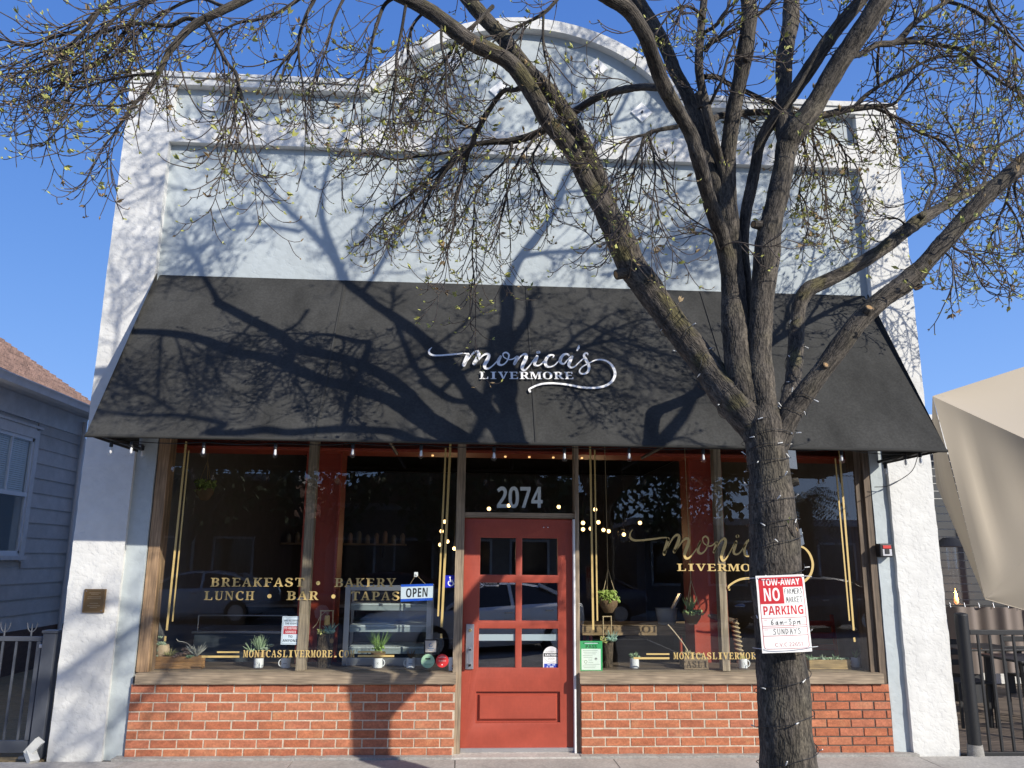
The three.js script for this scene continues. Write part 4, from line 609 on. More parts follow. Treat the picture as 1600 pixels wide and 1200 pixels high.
  for (const [u, v, du, dv] of [[600, 330, 60, -60], [650, 260, 50, -70], [700, 330, 40, -80], [760, 300, -30, -80], [620, 180, 40, -40], [860, 200, 30, -70], [960, 250, 60, -50], [1010, 330, 60, -40], [1040, 260, 50, -60], [940, 430, 70, -20], [1060, 420, 40, -40], [1120, 300, 40, -50], [330, 250, -50, -40], [300, 200, 40, -30], [420, 200, -40, -25], [1180, 400, 30, -50]]) {
    const b = []; let x = u, y = v; for (let i = 0; i < 4; i++) { b.push(S(x, y, 2.35 + 0.1 * i, 0.016 - 0.004 * i)); x += du * rr(0.5, 0.9); y += dv * rr(0.4, 0.8); } above.push(b);
  }
  // twigs: arching shoots that droop and turn up at the tip, each with opening buds
  const T = { pos: [], idx: [] }, Bd = { pos: [], col: [], idx: [] };
  function shoot(pts, r0, r1) {
    const s = 3; let N = V(0.3, 0.2, 0.9); const base = T.pos.length / 3;
    for (let i = 0; i < pts.length; i++) {
      const t = i / (pts.length - 1), d = (i + 1 < pts.length ? pts[i + 1].clone().sub(pts[i]) : pts[i].clone().sub(pts[i - 1])).normalize();
      N.sub(d.clone().multiplyScalar(d.dot(N))); if (N.lengthSq() < 1e-4) N = V(1, 0, 0).sub(d.clone().multiplyScalar(d.x)); N.normalize();
      const B = d.cross(N), r = r0 + (r1 - r0) * t;
      for (let k = 0; k < s; k++) { const a = k / s * Math.PI * 2; T.pos.push(pts[i].x + r * (N.x * Math.cos(a) + B.x * Math.sin(a)), pts[i].y + r * (N.y * Math.cos(a) + B.y * Math.sin(a)), pts[i].z + r * (N.z * Math.cos(a) + B.z * Math.sin(a))); }
      if (i) for (let k = 0; k < s; k++) { const a = base + (i - 1) * s + k, b = base + (i - 1) * s + (k + 1) % s; T.idx.push(a, b, a + s, b, b + s, a + s); }
    }
  }
  function bud(p, d, big) {
    const n = big ? 5 : 2 + Math.floor(rnd() * 2), green = rnd();
    for (let i = 0; i < n; i++) {
      const e = d.clone().add(V(rr(-0.55, 0.55), rr(0.1, 0.9), rr(-0.55, 0.55))).normalize(), w = V(rr(-1, 1), rr(-1, 1), rr(-1, 1)).cross(e).normalize(), len = big ? rr(0.028, 0.055) : rr(0.014, 0.032), wd = len * 0.19, b = Bd.pos.length / 3;
      for (const q of [p, p.clone().addScaledVector(e, len * 0.5).addScaledVector(w, wd), p.clone().addScaledVector(e, len), p.clone().addScaledVector(e, len * 0.5).addScaledVector(w, -wd)]) { Bd.pos.push(q.x, q.y, q.z); const k = rr(0.75, 1.15); Bd.col.push(...(green < 0.72 ? [k, k, k * 0.9] : [k * 0.72, k * 0.5, k * 0.8])); }
      Bd.idx.push(b, b + 1, b + 2, b, b + 2, b + 3);
    }
  }
  function twig(p, d, len, r, lvl, droop) {
    const n = Math.max(5, Math.min(14, Math.round(len / 0.036))), st = len / n, pts = [p.clone()], curl = rr(0.5, 1.5), side = V(rr(-1, 1), 0, rr(-1, 1)).multiplyScalar(0.05); let q = p.clone(); d = d.clone();
    for (let i = 1; i <= n; i++) {
      const t = i / n; d.y -= droop * 0.22 * (1 - t); if (t > 0.35) d.y += 0.50 * curl * (t - 0.35); d.add(side).add(V(rr(-1, 1), rr(-1, 1), rr(-1, 1)).multiplyScalar(0.034)).normalize();
      q = q.clone().addScaledVector(d, st); pts.push(q);
      if (lvl < 2 && i > 1 && rnd() < (lvl === 0 ? 0.42 : 0.24)) {
        const a = V(rr(-1, 1), rr(-1, 1), rr(-1, 1)).cross(d).normalize(); twig(q, d.clone().multiplyScalar(0.75).addScaledVector(a, rr(0.5, 1.0)).normalize(), len * rr(0.3, 0.55), Math.max(0.003, r * 0.68), lvl + 1, droop * 0.7);
      } else if (rnd() < 0.05) bud(q, d, false);
    }
    shoot(pts, r, Math.max(0.0025, r * 0.6)); bud(q, d, rnd() < (q.x > 2.0 ? 0.34 : 0.12));
  }
  function grow(b, per, lmin, lmax, droop, from = 0.12, thick = 1) {
    const c = curveOf(b), len = c.getLength(), n = Math.max(3, Math.round(len * per));
    for (let i = 0; i < n; i++) {
      const t = from + (1 - from) * (i + rnd()) / n, p = c.getPoint(Math.min(1, t)), d = c.getTangent(Math.min(1, t)), a = V(rr(-1, 1), rr(-1, 1), rr(-1, 1)).cross(d).normalize();
      twig(p, d.clone().multiplyScalar(rr(0.5, 1.0)).addScaledVector(a, rr(0.4, 0.9)).normalize(), rr(lmin, lmax), rr(0.0042, 0.0070) * thick, 0, droop);
    }
    const e = b[b.length - 1]; for (let i = 0; i < 2; i++) twig(e.p, c.getTangent(1).add(V(rr(-0.3, 0.3), rr(-0.3, 0.3), rr(-0.3, 0.3))).normalize(), rr(lmin, lmax), Math.max(0.003, e.r * 0.8), 0, droop);
  }
  branches.forEach((b) => { part(tree, 'branch', limb(b, 8, 0.15, 0.6), M.bark); grow(b, 12.5, 0.18, 0.56, 1.0); });
  const toPixel = (p) => { const q = p.clone().sub(eye).applyQuaternion(camera.quaternion.clone().invert()); return [800 + FOCAL * q.x / -q.z, 600 - FOCAL * q.y / -q.z]; };
  above.filter((b) => b.every((q) => toPixel(q.p)[1] < -6)).forEach((b) => { part(tree, 'branch', limb(b, 7, 0.1, 0.6), M.bark); grow(b, 19, 0.2, 0.6, 0.5, 0.1, 1.35); });
  for (const [k, from] of [['left2', 0.8], ['mid', 0.8], ['fork', 0.75], ['fork2', 0.75], ['fork3', 0.45], ['right_up', 0.75], ['far_right', 0.6], ['mid_back', 0.7], ['kinked', 0.68]]) grow(limbs[k], 3.0, 0.2, 0.5, 0.5, from);
  for (const [u, v, z] of [[1135, 275, 2.7], [1255, 240, 2.85], [1245, 850, 2.92], [1020, 250, 2.6]]) for (let i = 0; i < 3; i++) twig(atZ(u, v, z), V(rr(-0.6, 0.6), 0.8, rr(0, 0.6)).normalize(), rr(0.06, 0.16), 0.0022, 1, 0.1);
  const tg = new THREE.BufferGeometry(); tg.setAttribute('position', new THREE.Float32BufferAttribute(T.pos, 3)); tg.setIndex(T.idx); tg.computeVertexNormals();
  part(tree, 'twigs', tg, M.twig, { kind: 'stuff' });
  const bg = new THREE.BufferGeometry(); bg.setAttribute('position', new THREE.Float32BufferAttribute(Bd.pos, 3)); bg.setAttribute('color', new THREE.Float32BufferAttribute(Bd.col, 3)); bg.setIndex(Bd.idx); bg.computeVertexNormals();
  part(tree, 'buds', bg, M.bud, { kind: 'stuff' });
  console.log('twig triangles', T.idx.length / 3, 'bud triangles', Bd.idx.length / 3);

  // fairy lights wound round the trunk and the crotch
  const fl = thing('fairy_light_string', 'dark cord of tiny white fairy lights wound round the tree trunk', 'fairy lights', [1.84, 1.2, 2.98]);
  const wind = (l, t0, t1, turns, off) => { const c = curveOf(l), pts = [], n = Math.round(turns * 18); const f = (t) => { const g = t * (l.length - 1), j = Math.min(l.length - 2, Math.floor(g)); return l[j].r + (l[j + 1].r - l[j].r) * (g - j); };
    for (let i = 0; i <= n; i++) { const s = i / n, t = t0 + (t1 - t0) * s, p = c.getPoint(t), d = c.getTangent(t), N = V(0, 0, 1).sub(d.clone().multiplyScalar(d.z)).normalize(), B = d.clone().cross(N), a = s * turns * Math.PI * 2 + 0.25 * Math.sin(i), r = f(t) * 1.07 + off; pts.push(p.addScaledVector(N, r * Math.cos(a)).addScaledVector(B, r * Math.sin(a)).add(V(0, 0.02 * noise(i * 0.31, turns, 0), 0))); } return pts; };
  const runs = [wind(limbs.trunk, 0.12, 0.93, 16, 0.006), wind(limbs.left, 0.08, 0.24, 4, 0.006), wind(limbs.kinked, 0.1, 0.3, 3, 0.006), wind(limbs.far_right, 0.05, 0.2, 2.5, 0.006), wind(limbs.right, 0.045, 0.075, 2, 0.006)];
  runs.forEach((r) => part(fl, 'cord', tube(r, 0.0021, 5, r.length * 3), M.black));
  const led = mat(0.78, 0.78, 0.74, 0.4);
  runs.forEach((r, k) => r.forEach((p, i) => { if (i % (k ? 6 : 5) !== 2) return; const d = V(rr(-1, 1), rr(-0.6, 0.8), rr(-0.2, 1)).normalize(); part(fl, 'bulb', [rod(p, p.clone().addScaledVector(d, 0.014), 0.0026, 5), rod(p.clone().addScaledVector(d, 0.012), p.clone().addScaledVector(d, 0.030), 0.0036, 6)], led); }));
  // small solar panels strapped to the trunk
  for (const [q, label] of [[[[1226, 703], [1243, 704], [1246, 733], [1229, 731]], 'small grey solar panel on the tree trunk just under the awning edge'], [[[1243, 832], [1252, 825], [1257, 850], [1246, 857]], 'small grey solar panel on the tree trunk above the parking notice']]) {
    const [a, b, c, d] = q.map(([u, v], i) => atZ(u, v, 2.86 + (i === 0 || i === 3 ? 0.02 : -0.03))), n = b.clone().sub(a).cross(d.clone().sub(a)).normalize().multiplyScalar(0.012); if (n.z > 0) n.negate();
    const t = thing('solar_panel', label, 'solar panel', d.toArray());
    part(t, 'panel', quad(d, c, b, a), mat(0.22, 0.24, 0.26, 0.25, { map: again(tSpeck, 0.3) }));
    const back = [a, b, c, d].map((p) => p.clone().add(n)); part(t, 'casing', [quad(...[d, c, back[2], back[3]]), quad(a, b, back[1], back[0]), quad(b, c, back[2], back[1]), quad(a, d, back[3], back[0]), quad(back[3], back[2], back[1], back[0])], M.black);
    part(t, 'bracket', rod(back[0].clone().lerp(back[2], 0.5), back[0].clone().lerp(back[2], 0.5).add(V(-0.05, -0.01, -0.03)), 0.008, 8), M.black);
  }
  // paper parking notice tied to the trunk
  const zS = 3.03, q = [[1192, 1021], [1270, 1018], [1256.7, 897.3], [1181.3, 900]].map(([u, v]) => atZ(u, v, zS));
  const sg = thing('parking_notice', 'red and white paper no parking notice tied to the tree trunk', 'sign', q[0].toArray());
  const g = quad(...q, 12, 16); { const p = g.attributes.position, uv = g.attributes.uv; for (let i = 0; i < p.count; i++) { const s = uv.getX(i) - 0.5, t = uv.getY(i); p.setZ(i, p.getZ(i) - 0.035 * s * s + 0.004 * noise(s * 4, t * 4, 5)); } g.computeVertexNormals(); }
  part(sg, 'paper', g, print(600, 940, (x, w, h) => {
    x.fillStyle = '#f1efe9'; x.fillRect(0, 0, w, h); const R = '#c8202c';
    x.strokeStyle = '#a82838'; x.lineWidth = 7; x.beginPath(); x.roundRect(28, 24, 544, 870, 40); x.stroke();
    x.fillStyle = R; x.beginPath(); x.roundRect(30, 26, 540, 180, 36); x.fill(); x.fillRect(30, 110, 290, 240); x.fillStyle = '#f1efe9'; x.fillRect(318, 150, 246, 205);
    write(x, 'TOW-AWAY', 300, 84, 112, '#f6f3ee', 'sans-serif', 'bold', 470); write(x, 'NO', 172, 238, 220, '#f6f3ee', 'sans-serif', 'bold', 210); write(x, 'PARKING', 300, 432, 150, R, 'sans-serif', 'bold', 505);
    x.strokeStyle = '#b03a48'; x.lineWidth = 6; for (const y of [522, 618, 640, 738]) { x.beginPath(); x.moveTo(30, y); x.lineTo(570, y); x.stroke(); }
    write(x, 'TIME', 70, 545, 20, '#c9797f', 'sans-serif', 'normal'); write(x, 'DATE', 70, 662, 20, '#c9797f', 'sans-serif', 'normal');
    write(x, 'C.V.C.22651', 330, 846, 62, '#9c3340', 'sans-serif', 'normal', 350);
    // hand lettering, pen strokes
    const pen = (s, x0, y0, cw, ch, lw) => { x.strokeStyle = '#26282c'; x.lineWidth = lw; x.lineCap = 'round'; x.lineJoin = 'round'; [...s].forEach((c, i) => { for (const l of HAND[c] || []) { x.beginPath(); l.forEach(([a, b], k) => { const X = x0 + i * cw + a * cw * 0.78 + 2 * Math.sin(i * 7 + k), Y = y0 + b * ch + 2 * Math.cos(i * 5 + k * 3); k ? x.lineTo(X, Y) : x.moveTo(X, Y); }); x.stroke(); } }); };
    const HAND = { F: [[[0, 0], [0.05, 1]], [[0, 0], [0.8, -0.05]], [[0, 0.45], [0.6, 0.4]]], A: [[[0, 1], [0.4, 0], [0.85, 1]], [[0.15, 0.6], [0.7, 0.6]]], R: [[[0, 1], [0, 0], [0.6, 0.1], [0.6, 0.4], [0.05, 0.5], [0.8, 1]]], M: [[[0, 1], [0.1, 0], [0.45, 0.7], [0.8, 0], [0.95, 1]]], E: [[[0.8, 0], [0, 0], [0, 1], [0.8, 1]], [[0, 0.5], [0.6, 0.48]]], S: [[[0.75, 0.08], [0.3, 0], [0.1, 0.25], [0.65, 0.6], [0.55, 0.95], [0, 0.95]]], K: [[[0, 0], [0, 1]], [[0.8, 0], [0, 0.55], [0.8, 1]]], T: [[[0, 0], [0.95, 0]], [[0.45, 0], [0.45, 1]]], U: [[[0, 0], [0.05, 0.85], [0.4, 1], [0.75, 0.8], [0.8, 0]]], N: [[[0, 1], [0.05, 0], [0.75, 1], [0.8, 0]]], D: [[[0, 1], [0, 0], [0.6, 0.2], [0.75, 0.6], [0, 1]]], Y: [[[0, 0], [0.4, 0.5], [0.85, 0]], [[0.4, 0.5], [0.25, 1]]], 6: [[[0.7, 0], [0.2, 0.4], [0.1, 0.85], [0.5, 1], [0.75, 0.7], [0.4, 0.5], [0.15, 0.7]]], a: [[[0.7, 0.45], [0.2, 0.5], [0.1, 0.9], [0.5, 0.95], [0.7, 0.45], [0.75, 1]]], m: [[[0, 1], [0.05, 0.45], [0.1, 0.65], [0.4, 0.45], [0.45, 1], [0.5, 0.6], [0.8, 0.45], [0.85, 1]]], '-': [[[0, 0.6], [0.8, 0.55]]], 3: [[[0.05, 0.05], [0.7, 0.05], [0.3, 0.42], [0.75, 0.7], [0.5, 1], [0, 0.92]]], p: [[[0.05, 0.45], [0.1, 1.35]], [[0.08, 0.55], [0.6, 0.45], [0.7, 0.8], [0.1, 0.95]]] };
    pen('FARMERS', 332, 172, 33, 62, 6); pen('MARKET', 345, 272, 35, 66, 6); pen('6am-3pm', 130, 538, 54, 66, 8); pen('SUNDAYS', 150, 655, 50, 66, 7);
  }, 0.7));
  part(sg, 'tie', tube([atZ(1165, 904, 2.9), atZ(1183, 903, 3.025), atZ(1256, 900, 3.03), atZ(1268, 901, 2.9)], 0.002, 5), mat(0.7, 0.7, 0.7, 0.4));
  part(sg, 'tie', tube([atZ(1176, 1012, 2.9), atZ(1193, 1014, 3.025), atZ(1268, 1011, 3.03), atZ(1278, 1010, 2.9)], 0.002, 5), mat(0.7, 0.7, 0.7, 0.4));
}

// ---------- things in the windows ----------
const LEDGE = 0.7005;
const sill = (u, z = -0.32) => { const p = atZ(u, 1045, z); p.y = LEDGE; return p; };
const spikes = (p, n, len, spread, r = 0.004, up = 1) => { const o = []; for (let i = 0; i < n; i++) { const a = rr(0, 6.28), s = Math.sqrt(rnd()) * spread, d = V(Math.cos(a) * s, up, Math.sin(a) * s).normalize(), l = len * rr(0.6, 1.1), m = p.clone().addScaledVector(d, l * 0.5).add(V(Math.cos(a) * 0.006, 0.004, Math.sin(a) * 0.006)); o.push(rod(p, m, r, 5, r * 0.8), rod(m, m.clone().addScaledVector(d, l * 0.5).add(V(0, -0.004 * s, 0)), r * 0.8, 5, 0.0006)); } return o; };
const rosette = (p, R, n = 16) => { const o = []; for (let i = 0; i < n; i++) { const a = i * 2.4, t = i / n, e = 0.25 + 1.1 * (1 - t), d = V(Math.cos(a) * Math.cos(e), Math.sin(e), Math.sin(a) * Math.cos(e)), l = R * (0.45 + 0.55 * t), g = new THREE.SphereGeometry(1, 6, 4).scale(l * 0.24, l * 0.5, l * 0.11).translate(0, l * 0.5, 0); g.applyQuaternion(new THREE.Quaternion().setFromUnitVectors(V(0, 1, 0), d)).translate(p.x, p.y, p.z); o.push(g); } return o; };
const leafy = (p, n, R, H, s) => { const o = []; for (let i = 0; i < n; i++) { const a = rr(0, 6.28), q = p.clone().add(V(Math.cos(a) * R * Math.sqrt(rnd()), H * rnd(), Math.sin(a) * R * Math.sqrt(rnd()))), g = new THREE.SphereGeometry(1, 5, 3).scale(s * rr(0.6, 1.2), s * rr(0.9, 1.6), s * 0.3); g.rotateX(rr(-1, 1)).rotateY(rr(0, 6.28)).rotateZ(rr(-1, 1)).translate(q.x, q.y, q.z); o.push(g); } return o; };
const emblem = print(64, 64, (x) => { x.fillStyle = '#e9eaea'; x.fillRect(0, 0, 64, 64); x.strokeStyle = '#55585c'; x.lineWidth = 2; x.beginPath(); x.arc(32, 32, 20, 0, 7); x.stroke(); x.fillStyle = '#222'; x.fillRect(29, 24, 6, 16); });
const scribble = print(64, 32, (x) => { x.fillStyle = '#dfe1e3'; x.fillRect(0, 0, 64, 32); x.fillStyle = '#6b7076'; for (let i = 0; i < 10; i++) x.fillRect(8 + i * 5, 13 + (i % 3), 3, 6); });
function mug(label, u, side, mark, z) {
  const p = sill(u, z), t = thing('mug_planter', label, 'mug planter', p.toArray(), 'mugs planted along the window ledges'), r = 0.043, h = 0.088;
  part(t, 'mug', lathe(p, [[0.001, 0], [r * 0.93, 0], [r, 0.006], [r, h], [r - 0.003, h + 0.001], [r - 0.005, h - 0.004], [r - 0.005, 0.01], [0.001, 0.008]], 32), M.mug);
  if (side) { const c = []; for (let i = 0; i <= 10; i++) { const a = -1.35 + 2.7 * i / 10; c.push(V(p.x + side * (r - 0.006 + 0.026 * Math.cos(a)), p.y + h * 0.5 + 0.030 * Math.sin(a), p.z + 0.012)); } part(t, 'handle', tube(c, 0.005, 8, 30), M.mug); }
  part(t, 'soil', cyl(V(p.x, p.y + h - 0.014, p.z), r - 0.006, r - 0.006, 0.006, 20), M.soil);
  if (mark) { const g = new THREE.CylinderGeometry(r + 0.0006, r + 0.0006, 0.04, 12, 1, true, -0.5, 1.0).translate(p.x, p.y + h * 0.5, p.z); part(t, 'emblem', g, mark); }
  return [t, V(p.x, p.y + h - 0.01, p.z), p];
}
function coirBowl(t, p, R) { part(t, 'bowl', lathe(p, [[0.001, 0], [R * 0.55, 0.006], [R * 0.9, R * 0.45], [R, R * 0.85], [R * 0.95, R * 0.9], [R * 0.85, R * 0.6], [0.001, R * 0.5]], 20), M.coir); return V(p.x, p.y + R * 0.75, p.z); }
{
  let [t, p] = mug('white mug under a coir bowl of spiky pale green air plants', 403.5, 0, emblem); let b = coirBowl(t, p, 0.075); part(t, 'plant', spikes(b, 70, 0.15, 0.75, 0.004), M.spike); part(t, 'plant', [...rosette(b.clone().add(V(0.05, 0.02, 0.03)), 0.06), ...rosette(b.clone().add(V(0.09, 0.05, 0.0)), 0.05)], M.paleSucculent); part(t, 'plant', [...spikes(b.clone().add(V(-0.07, 0, 0.02)), 8, 0.13, 1.0, 0.007, 0.8)], M.spike);
  [t, p] = mug('white mug with dark seedlings beside the refuse service notice', 446, -1, scribble); part(t, 'plant', leafy(p, 14, 0.035, 0.03, 0.012), M.succulent);
  [t, p] = mug('white mug topped with a coir bowl of grassy stems before the pastry case', 590, 1, emblem); b = coirBowl(t, p, 0.07); part(t, 'plant', [...spikes(b, 60, 0.20, 0.7, 0.0022), ...leafy(b, 30, 0.06, 0.06, 0.009)], M.fresh);
  [t, p] = mug('white mug with dry spiky sprouts beside the round stickers', 641.5, -1, scribble); part(t, 'plant', spikes(p, 14, 0.09, 0.8, 0.0045), M.coir);
  [t, p] = mug('plain white mug with bushy sprigs next to the bark log', 991.5, -0, null); part(t, 'plant', [...spikes(p, 22, 0.07, 0.9, 0.006), ...leafy(p, 16, 0.05, 0.05, 0.012)], M.succulent);
  [t, p] = mug('white mug with round emblem behind the tree trunk edge', 1161, 1, emblem); part(t, 'plant', leafy(p, 18, 0.035, 0.028, 0.011), M.fresh);
  [t, p] = mug('small shaded mug with thin aloe at the dark window post', 1338, -1, null, -0.4); part(t, 'plant', spikes(p, 18, 0.10, 0.8, 0.005), M.succulent);
}
function trough(name, label, u0, u1, h, d, m, z = -0.3) {
  const a = sill(u0, z), b = sill(u1, z), t = thing(name, label, 'planter', [(a.x + b.x) / 2, LEDGE, z]);
  part(t, 'side_board', lumpy(a.x, b.x, LEDGE + 0.018, LEDGE + h, z + d / 2 - 0.014, z + d / 2, 0.03, 0.0015, 20), m); part(t, 'side_board', box(a.x, b.x, LEDGE + 0.018, LEDGE + h, z - d / 2, z - d / 2 + 0.014), m);
  part(t, 'end_board', box(a.x, a.x + 0.014, LEDGE + 0.018, LEDGE + h - 0.002, z - d / 2 + 0.015, z + d / 2 - 0.015), m); part(t, 'end_board', box(b.x - 0.014, b.x, LEDGE + 0.018, LEDGE + h - 0.002, z - d / 2 + 0.015, z + d / 2 - 0.015), m);
  part(t, 'bottom_board', box(a.x - 0.002, b.x + 0.002, LEDGE, LEDGE + 0.016, z - d / 2, z + d / 2 + 0.003), m); part(t, 'soil', box(a.x + 0.015, b.x - 0.015, LEDGE + 0.02, LEDGE + h - 0.015, z - d / 2 + 0.016, z + d / 2 - 0.016), M.soil);
  return [t, a, b, LEDGE + h - 0.012, z];
}
{
  let [t, a, b, y, z] = trough('wooden_trough', 'long brown wooden trough of mixed succulents with a pale curling stem', 238, 317, 0.105, 0.10, M.planter);
  const at = (s, dy = 0, dz = 0) => V(a.x + (b.x - a.x) * s, y + dy, z + dz);
  part(t, 'plant', [...rosette(at(0.1, 0.10, 0.02), 0.075, 22), ...rosette(at(0.03, 0.05, 0.03), 0.06, 18), ...rosette(at(0.06, 0.16, 0), 0.05, 18), ...rosette(at(0.02, 0.0, 0.05), 0.06, 14)], M.paleSucculent);
  part(t, 'pot', lathe(at(0.16, -0.02, -0.01), [[0.001, 0], [0.05, 0.01], [0.065, 0.08], [0.05, 0.13], [0.04, 0.13], [0.001, 0.1]], 20), mat(0.6, 0.45, 0.28, 0.7));
  part(t, 'plant', spikes(at(0.33, 0, 0.02), 40, 0.09, 1.3, 0.005, 0.7), mat(0.33, 0.32, 0.12, 0.6));
  part(t, 'plant', [...rosette(at(0.55, 0.01, 0.03), 0.07), ...rosette(at(0.7, 0.02, 0.02), 0.075), ...rosette(at(0.62, 0.05, -0.01), 0.06), ...rosette(at(0.48, 0.0, 0.04), 0.05)], M.redSucculent); part(t, 'plant', [...rosette(at(0.6, 0.03, -0.03), 0.05), ...rosette(at(0.75, 0.0, 0.05), 0.05)], M.succulent);
  part(t, 'plant', spikes(at(0.86, 0.01, 0.01), 50, 0.13, 1.1, 0.005, 0.8), mat(0.5, 0.5, 0.42, 0.7)); part(t, 'stem', tube([at(0.82, 0.04, 0), at(0.72, 0.10, 0.01), at(0.6, 0.13, 0), at(0.46, 0.145, 0.01), at(0.43, 0.16, 0.01)], 0.0028, 6), mat(0.6, 0.57, 0.48, 0.7));
  [t, a, b, y, z] = trough('wooden_trough', 'pale wooden trough of small cacti behind the parking notice', 1262, 1326, 0.085, 0.10, mat(0.55, 0.42, 0.22, 0.7, { map: again(tWood, 0.4) }));
  for (let i = 0; i < 9; i++) part(t, 'plant', i % 3 ? rosette(at2(a, b, i / 9 + 0.05, y, z), 0.055) : [...spikes(at2(a, b, i / 9 + 0.05, y, z), 14, 0.06, 0.8, 0.004), sphere(at2(a, b, i / 9 + 0.05, y + 0.01, z), 0.024)], i % 2 ? M.paleSucculent : M.succulent);
  [t, a, b, y, z] = trough('wooden_box', 'square weathered wooden box planter with a long leaning stalk', 1066, 1103, 0.115, 0.16, mat(0.36, 0.29, 0.21, 0.8, { map: again(tWood, 0.3) }));
  part(t, 'stalk', tube([V(a.x + 0.08, y, z), V(a.x + 0.03, y + 0.10, z + 0.01), V(a.x - 0.06, y + 0.22, z + 0.01), V(a.x - 0.125, y + 0.295, z)], 0.006, 7), mat(0.55, 0.43, 0.28, 0.8)); part(t, 'plant', [...spikes(V(a.x + 0.07, y, z), 30, 0.08, 1.2, 0.006, 0.6), ...rosette(V(b.x - 0.05, y + 0.01, z + 0.03), 0.05)], mat(0.5, 0.42, 0.24, 0.7));
}
function at2(a, b, s, y, z) { return V(a.x + (b.x - a.x) * s, y, z + 0.02 * Math.sin(s * 40)); }
function logPlanter(label, u, w, h, frameH, bell, z) {
  const p = sill(u, z), t = thing('log_planter', label, 'log planter', p.toArray()); const g = new THREE.CylinderGeometry(w / 2 * 1.08, w / 2 * 0.86, h, 26, 12).translate(p.x, p.y + h / 2, p.z), a = g.attributes.position;
  for (let i = 0; i < a.count; i++) { const k = 1 + 0.10 * noise(a.getX(i) * 18, a.getY(i) * 8, a.getZ(i) * 18); a.setX(i, p.x + (a.getX(i) - p.x) * k); a.setZ(i, p.z + (a.getZ(i) - p.z) * k); } g.computeVertexNormals();
  part(t, 'log', uvm(g), M.log); const y = p.y + h, s = w * 0.42;
  part(t, 'twig_frame', [rod(V(p.x - s, y - 0.03, p.z), V(p.x - s * 0.95, y + frameH, p.z), 0.006, 7), rod(V(p.x + s, y - 0.03, p.z), V(p.x + s * 0.9, y + frameH, p.z), 0.006, 7), rod(V(p.x - s * 1.1, y + frameH - 0.006, p.z), V(p.x + s * 1.05, y + frameH - 0.004, p.z), 0.0055, 7)], M.twine);
  part(t, 'plant', [...rosette(V(p.x + 0.03, y, p.z + 0.02), 0.085, 20), ...spikes(V(p.x + 0.04, y, p.z), 24, 0.11, 1.0, 0.006)], mat(0.30, 0.45, 0.36, 0.6)); part(t, 'plant', [...leafy(V(p.x - 0.04, y - 0.01, p.z + 0.03), 26, 0.04, 0.05, 0.012)], mat(0.40, 0.40, 0.14, 0.7));
  if (bell) { part(t, 'bamboo_bell', lathe(V(p.x + 0.005, y + frameH - 0.135, p.z), [[0.026, 0], [0.028, 0.01], [0.024, 0.08], [0.02, 0.09], [0.001, 0.092]], 16), mat(0.62, 0.42, 0.16, 0.6)); part(t, 'twine', [rod(V(p.x + 0.005, y + frameH - 0.045, p.z), V(p.x - 0.005, y + frameH, p.z), 0.002, 5), tube([V(p.x - 0.01, y + frameH - 0.01, p.z + 0.01), V(p.x - 0.06, y + frameH - 0.06, p.z + 0.02), V(p.x - 0.085, y + frameH - 0.12, p.z + 0.02), V(p.x - 0.12, y + frameH - 0.16, p.z + 0.02)], 0.0025, 5)], M.twine); const c = new THREE.CircleGeometry(0.022, 14).rotateY(0.7).translate(p.x + w * 0.45, y - 0.06, p.z + w * 0.36); part(t, 'cut_face', c, M.cut); }
  return t;
}
logPlanter('bark log planter with twig frame and hanging bamboo bell by the column', 506, 0.145, 0.30, 0.21, true, -0.36);
logPlanter('slim bark log planter with twig frame behind the green pass card', 950, 0.10, 0.235, 0.235, false, -0.36);
function hangingPot(label, u, v, top, z, kind) {
  const p = atZ(u, v, z), t = thing('hanging_planter', label, 'hanging planter', p.toArray()), R = 0.095;
  part(t, 'bowl', lathe(V(p.x, p.y, p.z), [[0.001, 0], [0.04, 0.004], [R * 0.9, 0.07], [R, 0.12], [R * 0.95, 0.125], [R * 0.8, 0.09], [0.001, 0.09]], 22), M.coir);
  const k = V(p.x, p.y + 0.42, p.z); for (let i = 0; i < 3; i++) { const a = i * 2.09 + 0.5; part(t, 'twine', tube([V(p.x + R * Math.cos(a), p.y + 0.11, p.z + R * Math.sin(a)), V(p.x + R * 0.5 * Math.cos(a), p.y + 0.26, p.z + R * 0.5 * Math.sin(a)), k], 0.0035, 5), M.twine); }
  part(t, 'twine', tube([k, V(k.x - 0.01, (k.y + top) / 2, k.z), V(k.x - 0.02, top, k.z)], 0.003, 5), M.twine);
  part(t, 'plant', kind ? [...leafy(V(p.x, p.y + 0.10, p.z), 130, 0.11, 0.11, 0.017)] : [...spikes(V(p.x - 0.02, p.y + 0.11, p.z), 40, 0.17, 0.6, 0.005), ...rosette(V(p.x + 0.04, p.y + 0.11, p.z + 0.05), 0.07), ...rosette(V(p.x - 0.05, p.y + 0.10, p.z + 0.05), 0.07), ...leafy(V(p.x, p.y + 0.10, p.z + 0.03), 40, 0.10, 0.03, 0.013)], kind ? mat(0.36, 0.47, 0.10, 0.6) : mat(0.33, 0.42, 0.17, 0.6));
}
hangingPot('coir bowl of bright green leaves hanging from twine beside the gold lines', 951, 958, 3.58, -0.45, true);
hangingPot('coir bowl of grassy succulents hanging from twine before the red column', 1082, 976, 3.58, -0.45, false);
hangingPot('leafy fern pot hanging in the dark behind the breakfast lettering', 319, 782, 3.58, -1.2, true);
